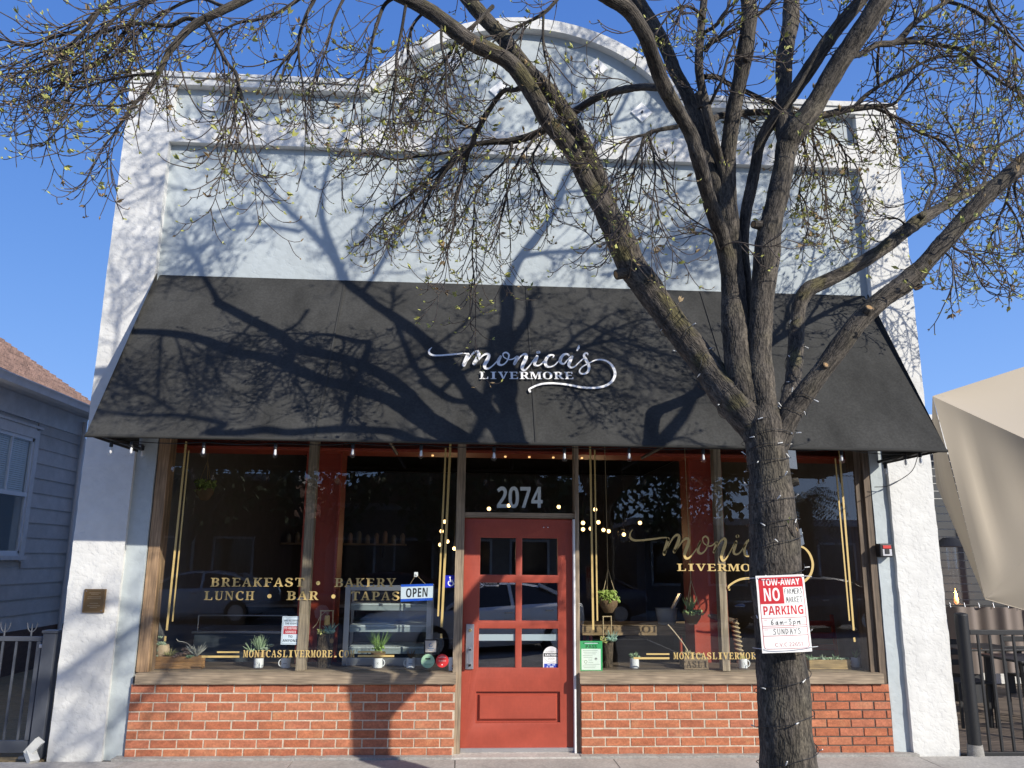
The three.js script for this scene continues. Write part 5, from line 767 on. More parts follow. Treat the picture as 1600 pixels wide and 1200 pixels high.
// signs hung inside the glass
function panelSign(name, label, cat, q, z, m, frame) {
  const c = q.map(([u, v]) => atZ(u, v, z)), t = thing(name, label, cat, c[0].toArray()); part(t, 'face', quad(...c), m);
  const k = c.map((p) => p.clone().add(V(0, 0, -0.006))); part(t, 'board', [quad(...k), quad(c[0], c[1], k[1], k[0]), quad(c[3], c[2], k[2], k[3]), quad(c[1], c[2], k[2], k[1]), quad(c[0], c[3], k[3], k[0])], frame); return [t, c];
}
{
  let [t, c] = panelSign('open_sign', 'blue and white open sign hung on twine inside the glass', 'sign', [[626, 940], [676, 938], [677, 912], [626.5, 913.5]], -0.135, print(256, 132, (x) => { x.fillStyle = '#1c55c6'; x.fillRect(0, 0, 256, 132); x.fillStyle = '#d7e2ea'; x.fillRect(0, 18, 256, 94); x.save(); x.translate(128, 66); x.scale(0.78, 1.15); write(x, 'OPEN', 0, 0, 86, '#16181c', 'sans-serif', 'bold'); x.restore(); }), M.charcoal);
  const n = atZ(650, 898, -0.135); part(t, 'twine', [rod(c[3].clone().lerp(c[2], 0.28), n, 0.0016, 5), rod(c[3].clone().lerp(c[2], 0.75), n, 0.0016, 5)], M.twine); part(t, 'hook', [sphere(n, 0.008), rbox(n.x - 0.018, n.x + 0.018, n.y - 0.02, n.y + 0.024, n.z - 0.008, n.z - 0.002, 0.002)], M.mug);
  panelSign('refuse_notice', 'white refuse service notice with red band beside the window post', 'sign', [[438.5, 1007], [467, 1007.5], [470, 963], [441.5, 963]], -0.13, print(200, 310, (x) => { x.fillStyle = '#dfe9f3'; x.fillRect(0, 0, 200, 310); x.strokeStyle = '#46566a'; x.lineWidth = 3; x.strokeRect(10, 10, 180, 290); write(x, 'WE RESERVE', 100, 48, 28, '#26303c', 'sans-serif', 'bold', 160); write(x, 'THE RIGHT', 100, 80, 28, '#26303c', 'sans-serif', 'bold', 136); x.fillStyle = '#c23238'; x.fillRect(20, 110, 160, 86); write(x, 'TO REFUSE', 100, 132, 36, '#f4eeee', 'sans-serif', 'bold', 152); write(x, 'SERVICE', 100, 174, 36, '#f4eeee', 'sans-serif', 'bold', 120); write(x, 'TO', 100, 222, 34, '#1d2632', 'sans-serif', 'bold', 52); write(x, 'ANYONE', 100, 266, 40, '#1d2632', 'sans-serif', 'bold', 164); }), M.mug);
  panelSign('pass_card', 'green framed food safety pass card standing on the sill ledge', 'sign', [[906.5, 1049], [941.5, 1049], [941, 1001.5], [906, 1001.5]], -0.17, print(220, 300, (x) => { x.fillStyle = '#3aa866'; x.fillRect(0, 0, 220, 300); x.fillStyle = '#e9f3ea'; x.fillRect(14, 78, 190, 208); x.fillStyle = '#123c22'; x.fillRect(30, 16, 160, 10); x.fillStyle = '#eef'; x.fillRect(46, 20, 130, 6); write(x, 'PASS', 110, 56, 46, '#143a20', 'sans-serif', 'bold', 116); x.fillStyle = '#a9b8ae'; for (let i = 0; i < 11; i++) x.fillRect(26 + (i % 3) * 8, 92 + i * 17, 150 - (i % 4) * 18, 5); x.fillStyle = '#e9f3ea'; x.fillRect(120, 150, 70, 60); x.fillRect(30, 172, 50, 50); x.fillStyle = '#2c3632'; x.beginPath(); x.arc(156, 178, 12, 0, 7); x.fill(); x.fillStyle = '#fff'; x.beginPath(); x.arc(157, 180, 6, 0, 7); x.fill(); x.strokeStyle = '#7c8c70'; x.lineWidth = 4; x.beginPath(); x.arc(55, 206, 14, 0, 7); x.stroke(); }), M.charcoal);
}
// pastry case
{
  const z0 = -0.46, z1 = -1.0, a = atZ(533, 1049, z0), b = atZ(676, 915, z0), t = thing('pastry_case', 'steel framed glass pastry case with white shelves behind the bakery lettering', 'display case', [(a.x + b.x) / 2, LEDGE, z0]);
  const x0 = a.x, x1 = b.x, y0 = LEDGE, y1 = b.y, w = 0.05;
  part(t, 'frame', [rbox(x0, x0 + w, y0, y1, z0 - 0.04, z0), rbox(x1 - w, x1, y0, y1, z0 - 0.04, z0), rbox(x0 + w, x1 - w, y1 - w, y1, z0 - 0.04, z0 - 0.002), rbox(x0 + w, x1 - w, y0, y0 + 0.07, z0 - 0.04, z0 - 0.002), rbox(x1 - 0.03, x1, y0, y1, z1, z1 + 0.04), rbox(x0, x0 + 0.03, y0, y1, z1, z1 + 0.04), rbox(x0 + 0.005, x0 + 0.035, y1 - 0.03, y1 - 0.002, z1 + 0.04, z0 - 0.04), rbox(x1 - 0.035, x1 - 0.005, y1 - 0.03, y1 - 0.002, z1 + 0.04, z0 - 0.04)], M.steel);
  part(t, 'glass', [new THREE.PlaneGeometry(x1 - x0 - 2 * w, y1 - y0 - 0.12).translate((x0 + x1) / 2, (y0 + y1) / 2 + 0.01, z0 - 0.02)], M.glass);
  for (const f of [0.20, 0.47, 0.74]) { const y = y0 + (y1 - y0) * f; const s = part(t, 'shelf', rbox(x0 + w, x1 - w, y, y + 0.018, z1 + 0.05, z0 - 0.06, 0.004), mat(0.55, 0.58, 0.58, 0.5)); part(s, 'shelf_front', box(x0 + w, x1 - w, y - 0.045, y - 0.002, z0 - 0.065, z0 - 0.058), mat(0.32, 0.36, 0.37, 0.5)); }
  part(t, 'back', box(x0, x1, y0, y1, z1 - 0.02, z1 - 0.002), M.charcoal);
}
// furniture inside
{
  const zt = -0.95, a = atZ(910, 977, zt), b = atZ(1098, 993, zt), t = thing('wooden_table', 'rough wooden plank table behind the window with a plastic tub on it', 'table', [(a.x + b.x) / 2, 0, zt]);
  part(t, 'table_top', lumpy(a.x, b.x, b.y, a.y, zt - 0.6, zt, 0.06, 0.002, 8), mat(0.45, 0.34, 0.20, 0.75, { map: again(tWood, 0.5), bumpMap: tGrainBump, bumpScale: 0.001 }));
  for (const [x, z] of [[a.x + 0.1, zt - 0.1], [b.x - 0.1, zt - 0.1], [a.x + 0.1, zt - 0.5], [b.x - 0.1, zt - 0.5]]) part(t, 'leg', rod(V(x, 0, z), V(x, b.y, z), 0.018, 10), M.red);
  const c = atZ(1042, 977, zt - 0.15), k = thing('plastic_tub', 'clear plastic tub holding a white board on the plank table', 'tub', [c.x, a.y, c.z]); const p = V(c.x, a.y + 0.003, c.z);
  part(k, 'tub', lathe(p, [[0.001, 0], [0.09, 0], [0.115, 0.16], [0.125, 0.165], [0.112, 0.155], [0.086, 0.008], [0.001, 0.006]], 24), mat(0.42, 0.45, 0.46, 0.3)); 
  const bd = thing('white_board', 'white cutting board leaning out of the clear plastic tub', 'board', p.toArray()); part(bd, 'board', bar(V(p.x + 0.01, p.y + 0.06, p.z), V(p.x + 0.15, p.y + 0.31, p.z), 0.09, 0.015), M.mug);
  const o = atZ(1088, 976, zt - 0.1), mc = thing('menu_card', 'orange menu card standing on the plank table end', 'card', [o.x, a.y, o.z]); part(mc, 'card', rbox(o.x - 0.09, o.x + 0.10, a.y + 0.003, a.y + 0.26, o.z - 0.012, o.z, 0.002), M.orange); part(mc, 'foot', rbox(o.x - 0.1, o.x + 0.11, a.y + 0.001, a.y + 0.02, o.z - 0.05, o.z - 0.014, 0.002), M.darkWood);
  const q = atZ(1283, 1035, -1.1), ch = thing('slatted_chair', 'red chair with slatted back inside the window by the tree trunk', 'chair', [q.x, 0, q.z]);
  for (let i = 0; i < 4; i++) part(ch, 'slat', rbox(q.x - 0.17, q.x + 0.17, 0.66 + i * 0.12, 0.72 + i * 0.12, q.z - 0.01 - i * 0.02, q.z + 0.008 - i * 0.02, 0.005), M.red);
  for (const s of [-1, 1]) { part(ch, 'back_post', bar(V(q.x + s * 0.19, 0.42, q.z + 0.02), V(q.x + s * 0.19, 1.14, q.z - 0.09), 0.03, 0.03), M.red); part(ch, 'leg', bar(V(q.x + s * 0.18, 0, q.z), V(q.x + s * 0.18, 0.42, q.z), 0.03, 0.03), M.red); part(ch, 'leg', bar(V(q.x + s * 0.18, 0, q.z - 0.4), V(q.x + s * 0.18, 0.42, q.z - 0.4), 0.03, 0.03), M.red); } part(ch, 'seat', rbox(q.x - 0.2, q.x + 0.2, 0.42, 0.46, q.z - 0.42, q.z + 0.02, 0.01), M.red);
  const e = atZ(1163, 1040, -0.7), rp = thing('rope_post', 'slanting post wrapped in pale rope inside the window', 'post', [e.x, 0, e.z]); part(rp, 'post', rod(V(e.x + 0.05, 0, e.z), V(e.x - 0.08, 1.12, e.z), 0.03, 12), M.darkWood); { const c = []; for (let i = 0; i <= 240; i++) { const s = i / 240, a = s * 52 * Math.PI; c.push(V(e.x + 0.05 - 0.13 * s + 0.034 * Math.cos(a), 1.12 * s, e.z + 0.034 * Math.sin(a))); } part(rp, 'rope', tube(c, 0.010, 5, 520), M.twine); } part(rp, 'arm', rod(V(e.x - 0.08, 1.10, e.z), V(e.x - 0.36, 1.16, e.z - 0.1), 0.03, 10), M.darkWood);
  // counter, equipment and a cafe trolley deep in the room
  const ct = thing('counter', 'dark service counter with a pale top along the left inside wall', 'counter', [-2.1, 0, -4.6]); part(ct, 'cabinet', box(-2.98, -0.9, 0, 1.0, -5.2, -4.4), M.charcoal); part(ct, 'counter_top', rbox(-2.99, -0.86, 1.003, 1.045, -5.24, -4.34, 0.006), mat(0.30, 0.31, 0.33, 0.3)); for (let i = 0; i < 4; i++) part(ct, 'door', rbox(-2.94 + i * 0.51, -2.47 + i * 0.51, 0.08, 0.94, -4.395, -4.38, 0.004), M.dark);
  const sh = thing('wall_shelf', 'long shelf of glassware on the dark back of the counter', 'shelf', [-2.0, 1.9, -6.2]); part(sh, 'board', box(-2.95, -0.9, 1.9, 1.93, -6.4, -6.1), M.greyWood); for (let i = 0; i < 14; i++) part(sh, 'jar', lathe(V(-2.85 + i * 0.145, 1.931, -6.25), [[0.001, 0], [0.04, 0], [0.042, 0.1 + 0.03 * (i % 3)], [0.02, 0.14 + 0.03 * (i % 3)], [0.001, 0.15 + 0.03 * (i % 3)]], 12), mat(0.3 + 0.04 * (i % 4), 0.3, 0.27, 0.3)); part(sh, 'bracket', [box(-2.6, -2.57, 1.7, 1.9, -6.4, -6.3), box(-1.3, -1.27, 1.7, 1.9, -6.4, -6.3)], M.black);
  const bk = atZ(305, 940, -0.9), cb = thing('steel_cabinet', 'tilted glass topped steel cabinet behind the lower gold lines', 'cabinet', [bk.x, 0, -0.95]); part(cb, 'body', rbox(-2.7, -1.75, 0, 0.92, -1.9, -1.2, 0.01), mat(0.07, 0.085, 0.10, 0.35)); part(cb, 'top', rbox(-2.72, -1.73, 0.923, 0.95, -1.92, -1.18, 0.006), M.steel); part(cb, 'rail', [rod(V(-2.68, 1.1, -1.24), V(-1.78, 1.1, -1.24), 0.008, 8), rod(V(-2.68, 0.95, -1.24), V(-2.68, 1.1, -1.24), 0.008, 8), rod(V(-1.78, 0.95, -1.24), V(-1.78, 1.1, -1.24), 0.008, 8)], M.steel);
  // warm lamps
  const lamp = (t, p, r = 0.022) => { const b = part(t, 'lamp_bulb', sphere(p, r, 12, 8), M.lit); part(b, 'socket', cyl(V(p.x, p.y + r * 0.8, p.z), 0.012, 0.01, 0.035, 8), M.black); };
  const pl = (p, k) => { const l = new THREE.PointLight(C(1, 0.68, 0.36), k, 0, 2); l.position.copy(p); l.castShadow = true; scene.add(l); };
  const cd = thing('chandelier', 'cluster of warm glowing bulbs hanging inside near the door', 'chandelier', atZ(704, 760, -2.6).toArray()); for (const [u, v] of [[690, 830], [699, 846], [710, 857], [695, 815], [688, 851]]) { const p = atZ(u, v, -2.6 - 0.1 * rnd()); lamp(cd, p, 0.024); part(cd, 'cord', rod(V(p.x, p.y + 0.05, p.z), V(p.x, 3.6, p.z), 0.003, 5), M.black); } pl(atZ(700, 866, -2.5), 0.5);
  const il = thing('string_light', 'string of warm glowing bulbs across the room behind the door', 'string light', atZ(850, 790, -4.2).toArray()); const ps = [[764, 795], [795, 790], [873, 792], [911, 817], [911, 827], [923, 826], [935, 816], [930, 796], [943, 828], [951, 830], [1000, 817]].map(([u, v], i) => atZ(u, v, -4.0 - 0.2 * (i % 3))); ps.forEach((p) => { lamp(il, p, 0.028); part(il, 'cord', rod(V(p.x, p.y + 0.05, p.z), V(p.x, 3.6, p.z), 0.003, 5), M.black); }); pl(atZ(920, 845, -3.8), 0.6);
  const bp = atZ(975, 845, -1.6), bt = thing('bottle_pendant', 'clear bottle pendant lamp with a glowing bulb beside the script lettering', 'pendant lamp', bp.toArray()); part(bt, 'bottle', lathe(bp, [[0.06, -0.02], [0.066, 0.0], [0.066, 0.11], [0.05, 0.14], [0.022, 0.16], [0.02, 0.26], [0.024, 0.265]], 20), M.bulb); part(bt, 'lamp_bulb', sphere(V(bp.x, bp.y + 0.07, bp.z), 0.022, 12, 8), M.lit); part(bt, 'cord', rod(V(bp.x, bp.y + 0.1, bp.z), V(bp.x, 3.6, bp.z), 0.004, 6), M.black);
}
// plaque and key box on the front
{
  const a = atZ(126.5, 957.5, 0.03), b = atZ(165, 920.5, 0.03), t = thing('bronze_plaque', 'small bronze plaque with raised lettering on the white pilaster', 'plaque', [a.x, a.y, 0.01]);
  const br = (r, g, b2, k) => mat(r, g, b2, k, { metalness: 0.75 });
  part(t, 'plate', rbox(a.x, b.x, a.y, b.y, 0.0, 0.018, 0.004), br(0.30, 0.19, 0.09, 0.38)); part(t, 'border', [box(a.x + 0.006, b.x - 0.006, a.y + 0.006, a.y + 0.012, 0.018, 0.022), box(a.x + 0.006, b.x - 0.006, b.y - 0.012, b.y - 0.006, 0.018, 0.022), box(a.x + 0.006, a.x + 0.012, a.y + 0.013, b.y - 0.013, 0.018, 0.022), box(b.x - 0.012, b.x - 0.006, a.y + 0.013, b.y - 0.013, 0.018, 0.022)], br(0.38, 0.26, 0.14, 0.4));
  const L = []; for (const [f, w] of [[0.82, 0.5], [0.76, 0.3], [0.65, 0.6], [0.58, 0.62], [0.38, 0.35], [0.28, 0.55], [0.21, 0.3]]) { const y = a.y + (b.y - a.y) * f, c = (a.x + b.x) / 2, h = (b.x - a.x) * w / 2; for (let x = c - h; x < c + h; x += 0.009) L.push(box(x, x + 0.006, y, y + 0.006, 0.018, 0.0205)); } part(t, 'lettering', L, br(0.55, 0.42, 0.27, 0.4), { kind: 'stuff' });
  part(t, 'screw', sphere(V(a.x + 0.02, b.y - 0.018, 0.02), 0.005, 8, 6), M.chrome); part(t, 'screw', sphere(V(b.x - 0.02, a.y + 0.018, 0.02), 0.005, 8, 6), M.chrome);
  const k = thing('alarm_box', 'small black and red alarm box on the blue strip beside the pilaster', 'alarm box', [4.04, 1.75, -0.02]); part(k, 'case', rbox(3.975, 4.10, 1.745, 1.872, -0.042, 0.045, 0.012), M.black); part(k, 'red_band', rbox(4.005, 4.085, 1.825, 1.855, 0.040, 0.050, 0.003), mat(0.6, 0.05, 0.04, 0.4)); part(k, 'front_plate', rbox(4.0, 4.09, 1.757, 1.820, 0.040, 0.049, 0.003), mat(0.55, 0.55, 0.57, 0.4)); part(k, 'slot', rbox(4.02, 4.065, 1.775, 1.822, 0.046, 0.054, 0.003), M.black);
}

// ---------- neighbours ----------
{
  const X = -6.5, hs = thing('grey_house', 'grey clapboard house with brown shingle roof beside the storefront', 'house', [-9.5, 0, -4]);
  const zN = -1.0, zF = -6.6, EAVE = 4.02, board = 0.225;
   part(hs, 'foundation', box(X - 6.02, X + 0.02, -0.02, 0.60, zF - 0.02, zN + 0.02), mat(0.13, 0.075, 0.055, 0.9, { map: tBrick }));
  const w0 = atX(52, 690, X).z, w1 = w0 + 1.15, wt = 3.42, wb = 1.72;                       // window opening along z
  part(hs, 'wall', [box(X - 0.15, X - 0.03, 0, wb - 0.04, zF, zN), box(X - 0.15, X - 0.03, wt, EAVE, zF, zN), box(X - 0.15, X - 0.03, wb - 0.04, wt, zF, w0), box(X - 0.15, X - 0.03, wb - 0.04, wt, w1, zN), box(X - 6, X - 5.88, 0, EAVE, zF, zN), box(X - 5.88, X - 0.15, 0, EAVE, zF, zF + 0.12), box(X - 5.88, X - 0.15, 0, EAVE, zN - 0.12, zN)], mat(0.5, 0.48, 0.45, 0.8)); part(hs, 'ceiling', box(X - 6, X - 0.03, EAVE + 0.001, EAVE + 0.1, zF, zN), mat(0.6, 0.6, 0.58, 0.8)); part(hs, 'inside_floor', box(X - 5.88, X - 0.15, 0.61, 0.65, zF + 0.12, zN - 0.12), M.brownWood);
  const tones = [0, 1, 2].map((i) => { const m = M.siding.clone(); m.color = C(0.60 - 0.02 * i, 0.575 - 0.02 * i, 0.55 - 0.02 * i); return m; });
  let k = 0; for (let y = 0.60; y < EAVE - 0.35; y += board) { const cut = y + board > wb - 0.12 && y < wt + 0.15; for (const [a, b] of cut ? [[zF, w0 - 0.13], [w1 + 0.13, zN]] : [[zF, zN]]) { const s = new THREE.Shape([[0, 0], [0.026, 0], [0.008, board + 0.012], [0, board + 0.012]].map((q) => new THREE.Vector2(...q))); const g = new THREE.ExtrudeGeometry(s, { depth: b - a, bevelEnabled: false }).translate(X - 0.028, y, a); part(hs, 'siding_board', uvm(g, true), tones[k++ % 3]); } }
  part(hs, 'frieze_board', box(X - 0.03, X + 0.012, EAVE - 0.34, EAVE - 0.02, zF, zN), M.trim); part(hs, 'soffit', box(X - 0.03, X + 0.36, EAVE - 0.015, EAVE + 0.01, zF - 0.15, zN + 0.3), M.trim); part(hs, 'corner_board', box(X - 0.02, X + 0.03, 0.6, EAVE - 0.36, zF, zF + 0.1), M.trim);
  const wn = part(hs, 'window', [box(X - 0.02, X + 0.03, wb - 0.12, wt + 0.13, w0 - 0.12, w0), box(X - 0.02, X + 0.03, wb - 0.12, wt + 0.13, w1, w1 + 0.12), box(X - 0.02, X + 0.035, wt, wt + 0.15, w0, w1), box(X - 0.02, X + 0.06, wt + 0.152, wt + 0.19, w0 - 0.16, w1 + 0.16), box(X - 0.02, X + 0.06, wb - 0.1, wb - 0.04, w0 - 0.14, w1 + 0.14)], M.trim);
  const mid = (wt + wb) / 2; part(wn, 'sash', [box(X - 0.02, X + 0.015, wb - 0.04, wb + 0.03, w0, w1), box(X - 0.02, X + 0.02, mid - 0.03, mid + 0.03, w0, w1), box(X - 0.02, X + 0.015, wt - 0.05, wt, w0, w1), box(X - 0.02, X + 0.015, wb, wt, w0, w0 + 0.045), box(X - 0.02, X + 0.015, wb, wt, w1 - 0.045, w1), box(X - 0.02, X + 0.012, mid, wt, (w0 + w1) / 2 - 0.015, (w0 + w1) / 2 + 0.015)], mat(0.62, 0.65, 0.68, 0.5));
  part(wn, 'pane', new THREE.PlaneGeometry(w1 - w0, wt - wb).rotateY(Math.PI / 2).translate(X - 0.004, mid, (w0 + w1) / 2), M.glass);
  const slatM = mat(0.62, 0.66, 0.68, 0.6);
  for (let y = mid + 0.04; y < wt - 0.05; y += 0.03) part(wn, 'blind_slat', box(X - 0.05, X - 0.035, y, y + 0.022, w0 + 0.05, w1 - 0.05), slatM);
  // roof in lapped shingle courses
  const pitch = 0.66, run = 3.6, courses = 30, ex = X + 0.36, list = [];
  for (let i = 0; i < courses; i++) { const t0 = i / courses, t1 = (i + 1.06) / courses, g = new THREE.BoxGeometry(1, 1, 1), p = g.attributes.position; for (let j = 0; j < p.count; j++) { const s = p.getX(j) > 0 ? t0 : t1, up = p.getY(j) > 0, z = p.getZ(j) > 0 ? zN + 0.35 : zF - 0.2; p.setXYZ(j, ex - run * s, EAVE + 0.03 + run * pitch * s + (up ? (p.getX(j) > 0 ? 0.045 : 0.018) : 0), z + 0.02 * hash2(i, 2, 4)); } const u = uvm(g); const pp = u.attributes.position, uv = u.attributes.uv; for (let j = 0; j < pp.count; j++) uv.setXY(j, pp.getZ(j), (ex - pp.getX(j)) * 1.2); u.computeVertexNormals(); list.push(u); }
  part(hs, 'roof', list, M.shingle, { kind: 'stuff' });
  part(hs, 'roof_slope', quad(V(ex - 2 * run, EAVE + 0.03, zF - 0.2), V(ex - 2 * run, EAVE + 0.03, zN + 0.35), V(ex - run, EAVE + 0.03 + run * pitch, zN + 0.35), V(ex - run, EAVE + 0.03 + run * pitch, zF - 0.2)), M.shingle);
  part(hs, 'gable', [extrude([[ex - 2 * run + 0.3, EAVE], [ex - 0.35, EAVE], [ex - run, EAVE + run * pitch - 0.25]], zF, zF + 0.05), extrude([[ex - 2 * run + 0.3, EAVE], [ex - 0.35, EAVE], [ex - run, EAVE + run * pitch - 0.25]], zN - 0.05, zN)], M.siding);
  const s = new THREE.Shape(); s.moveTo(0, 0); s.lineTo(0.09, 0.015); s.quadraticCurveTo(0.10, 0.08, 0.13, 0.11); s.lineTo(0.13, 0.125); s.lineTo(0, 0.125); part(hs, 'gutter', uvm(new THREE.ExtrudeGeometry(s, { depth: zN - zF + 0.5, bevelEnabled: false }).translate(ex - 0.005, EAVE - 0.075, zF - 0.2)), M.trim);
  part(hs, 'downpipe', [rod(V(X + 0.06, 0.1, zF + 0.2), V(X + 0.06, EAVE - 0.1, zF + 0.2), 0.035, 10)], M.trim);
}
{
  const zG = -0.10, gt = thing('iron_gate', 'grey iron gate with spear tops between house and storefront', 'gate', [-4.2, 0, zG]), A = (u, v) => atZ(u, v, zG), top = A(60, 998).y, low = A(40, 1174).y, xr = -3.66, xl = -6.2;
  part(gt, 'rail', rbox(xl, xr, top - 0.02, top + 0.02, zG - 0.015, zG + 0.015), M.greyIron); part(gt, 'rail', rbox(xl, xr, low - 0.01, low + 0.09, zG - 0.015, zG + 0.015), M.greyIron);
  for (let x = xr - 0.11, i = 0; x > xl; x -= 0.115, i++) { const sp = i % 2 === 0, b = part(gt, 'bar', rbox(x - 0.009, x + 0.009, low + 0.092, top - 0.022, zG - 0.009, zG + 0.009, 0.003), M.greyIron); if (sp) part(b, 'spear_tip', [rod(V(x, top + 0.022, zG), V(x, top + 0.13, zG), 0.009, 6, 0.003), tube([V(x - 0.045, top + 0.135, zG), V(x - 0.03, top + 0.08, zG), V(x, top + 0.05, zG)], 0.005, 5), tube([V(x + 0.045, top + 0.135, zG), V(x + 0.03, top + 0.08, zG), V(x, top + 0.05, zG)], 0.005, 5)], M.greyIron); }
  part(gt, 'stile', rbox(xr - 0.045, xr - 0.002, low + 0.092, top - 0.022, zG - 0.02, zG + 0.02), M.greyIron);
  const lk = A(67, 1010); part(gt, 'latch', [rbox(lk.x - 0.02, lk.x + 0.03, lk.y - 0.01, lk.y + 0.02, zG + 0.01, zG + 0.03), rbox(lk.x + 0.01, lk.x + 0.028, lk.y - 0.09, lk.y - 0.01, zG + 0.012, zG + 0.028)], M.steel);
  const ps = thing('gate_post', 'square grey iron gate post against the white pilaster', 'post', [-3.58, 0, zG]); part(ps, 'post', rbox(-3.645, -3.535, -0.01, top + 0.05, zG - 0.05, zG + 0.05, 0.006), M.greyIron); part(ps, 'cap', rbox(-3.655, -3.525, top + 0.052, top + 0.075, zG - 0.06, zG + 0.06, 0.004), M.greyIron);
  const dp = A(62, 1170), dr = thing('drain_spout', 'bent white metal drain spout lying at the gate post foot', 'spout', [dp.x, 0, zG + 0.12]); part(dr, 'spout', [bar(V(dp.x - 0.02, 0.06, 0.05), V(dp.x + 0.06, 0.16, 0.04), 0.085, 0.07), bar(V(dp.x + 0.06, 0.0, 0.10), V(dp.x - 0.01, 0.08, 0.05), 0.08, 0.05)], mat(0.62, 0.62, 0.58, 0.5)); part(dr, 'bracket', [rbox(dp.x - 0.08, dp.x - 0.03, 0.02, 0.04, 0.02, 0.09)], M.greyIron);
}
{ // patio on the other side
  const zF = 0.04, A = (u, v, z = zF) => atZ(u, v, z), fn = thing('patio_fence', 'black iron patio fence with round end post beside the pilaster', 'fence', [A(1522, 1190).x, 0, zF]);
  const pb = A(1524, 1190), pt = A(1503, 960), x0 = (pb.x + pt.x) / 2, top = A(1560, 988).y, low = A(1560, 1180).y;
  const po = part(fn, 'post', rod(V(x0, 0.09, zF), V(x0, pt.y, zF), 0.058, 20), M.iron); part(po, 'cap', lathe(V(x0, pt.y, zF), [[0.06, -0.01], [0.06, 0.004], [0.04, 0.014], [0.001, 0.018]], 20), M.iron); part(po, 'footing', cyl(V(x0, -0.01, zF), 0.072, 0.064, 0.1, 18), M.base);
  part(fn, 'rail', rbox(x0 + 0.06, x0 + 4, top - 0.022, top + 0.022, zF - 0.018, zF + 0.018), M.iron); part(fn, 'rail', rbox(x0 + 0.06, x0 + 4, low - 0.03, low + 0.03, zF - 0.02, zF + 0.02), M.iron);
  for (let x = x0 + 0.14; x < x0 + 3.9; x += 0.115) part(fn, 'bar', rbox(x - 0.011, x + 0.011, low + 0.032, top - 0.024, zF - 0.011, zF + 0.011, 0.003), M.iron);
  // umbrella
  const um = thing('patio_umbrella', 'large beige fabric patio umbrella with draped folds over the patio', 'umbrella', [6.4, 0, -1.4]);
  const a = atZ(1457, 619, -0.55), b = atZ(1539, 936, -0.62), c = atZ(1463, 758, -1.2), v1 = atZ(1780, 515, -1.6), v2 = atZ(1780, 768, 0.02), v4 = atZ(1780, 700, -0.08), v5 = atZ(1780, 1003, -0.5);
  const patch = (p, q, r, s, sag, fold) => { const g = quad(p, q, r, s, 26, 26), at = g.attributes.position, uv = g.attributes.uv, n = q.clone().sub(p).cross(s.clone().sub(p)).normalize(); for (let i = 0; i < at.count; i++) { const x = uv.getX(i), y = uv.getY(i), e = Math.sin(Math.PI * x) * Math.sin(Math.PI * y), k = sag * e + fold * (0.5 * Math.sin(x * 22 + 2 * y) * Math.exp(-x * 5) + 0.5 * noise(x * 3.2, y * 1.6, sag * 9)) * Math.sin(Math.PI * y) * (1 - x) + (fold > 0.06 ? 0.045 * Math.exp(-Math.pow((x - 0.07 - 0.03 * y) / 0.04, 2)) * Math.sin(Math.PI * Math.pow(y, 0.8)) - 0.012 * Math.exp(-Math.pow((x - 0.18) / 0.07, 2)) * Math.sin(Math.PI * y) : 0); at.setXYZ(i, at.getX(i) + n.x * k, at.getY(i) + n.y * k - 0.05 * e * (fold > 0.03 ? 1 : 0), at.getZ(i) + n.z * k); } g.computeVertexNormals(); return uvm(g.toNonIndexed()); };
  const sm = (g) => { g.computeVertexNormals(); return toCreasedNormals(g, 1.2); };
  part(um, 'canopy_panel', sm(patch(a, v2, v1, a.clone().lerp(v1, 0.02), -0.12, 0.01)), M.beige); const mid = b.clone().lerp(v4, 0.02);
  part(um, 'canopy_panel', sm(patch(b, v4, v2, a, -0.08, 0.065)), M.beige); part(um, 'canopy_panel', sm(patch(b, v5, v4, b.clone().lerp(v4, 0.02), 0.03, 0.01)), M.beige); part(um, 'canopy_panel', sm(patch(c, b, a.clone().lerp(b, 0.02), a, 0.05, 0.05)), M.beige);
  const s1 = atZ(1462, 756, -0.93), s2 = atZ(1498, 755, -0.56), s3 = atZ(1600, 748, -0.50); part(um, 'seam', tube([b, v5.clone().lerp(b, 0.5), v5], 0.006, 6), M.beige); part(um, 'pole', rod(V(v1.x, 0, -1.6), V(v1.x, v1.y, -1.6), 0.035, 14), M.dark); part(um, 'base', cyl(V(v1.x, -0.01, -1.6), 0.35, 0.3, 0.09, 24), M.iron);
  // screen wall, curtain, heater, tables
  const wl = thing('patio_wall', 'white rendered wall behind the patio umbrella', 'wall', [8, 0, -4.3]); part(wl, 'wall', box(4.66, 12, 0, 3.85, -4.5, -4.2), M.white); part(wl, 'coping', box(4.64, 12, 3.853, 3.93, -4.54, -4.16), M.white);
  const sc = thing('wooden_screen', 'dark blue grey slatted screen under the umbrella', 'screen', [6, 0, -3.3]); for (let i = 0; i < 22; i++) part(sc, 'slat', box(4.7, 8.6, 0.9 + i * 0.105, 0.995 + i * 0.105, -3.33, -3.30), M.charcoal); for (const x of [4.75, 6.1, 7.4, 8.5]) part(sc, 'post', box(x, x + 0.08, 0, 3.25, -3.42, -3.335), M.dark);
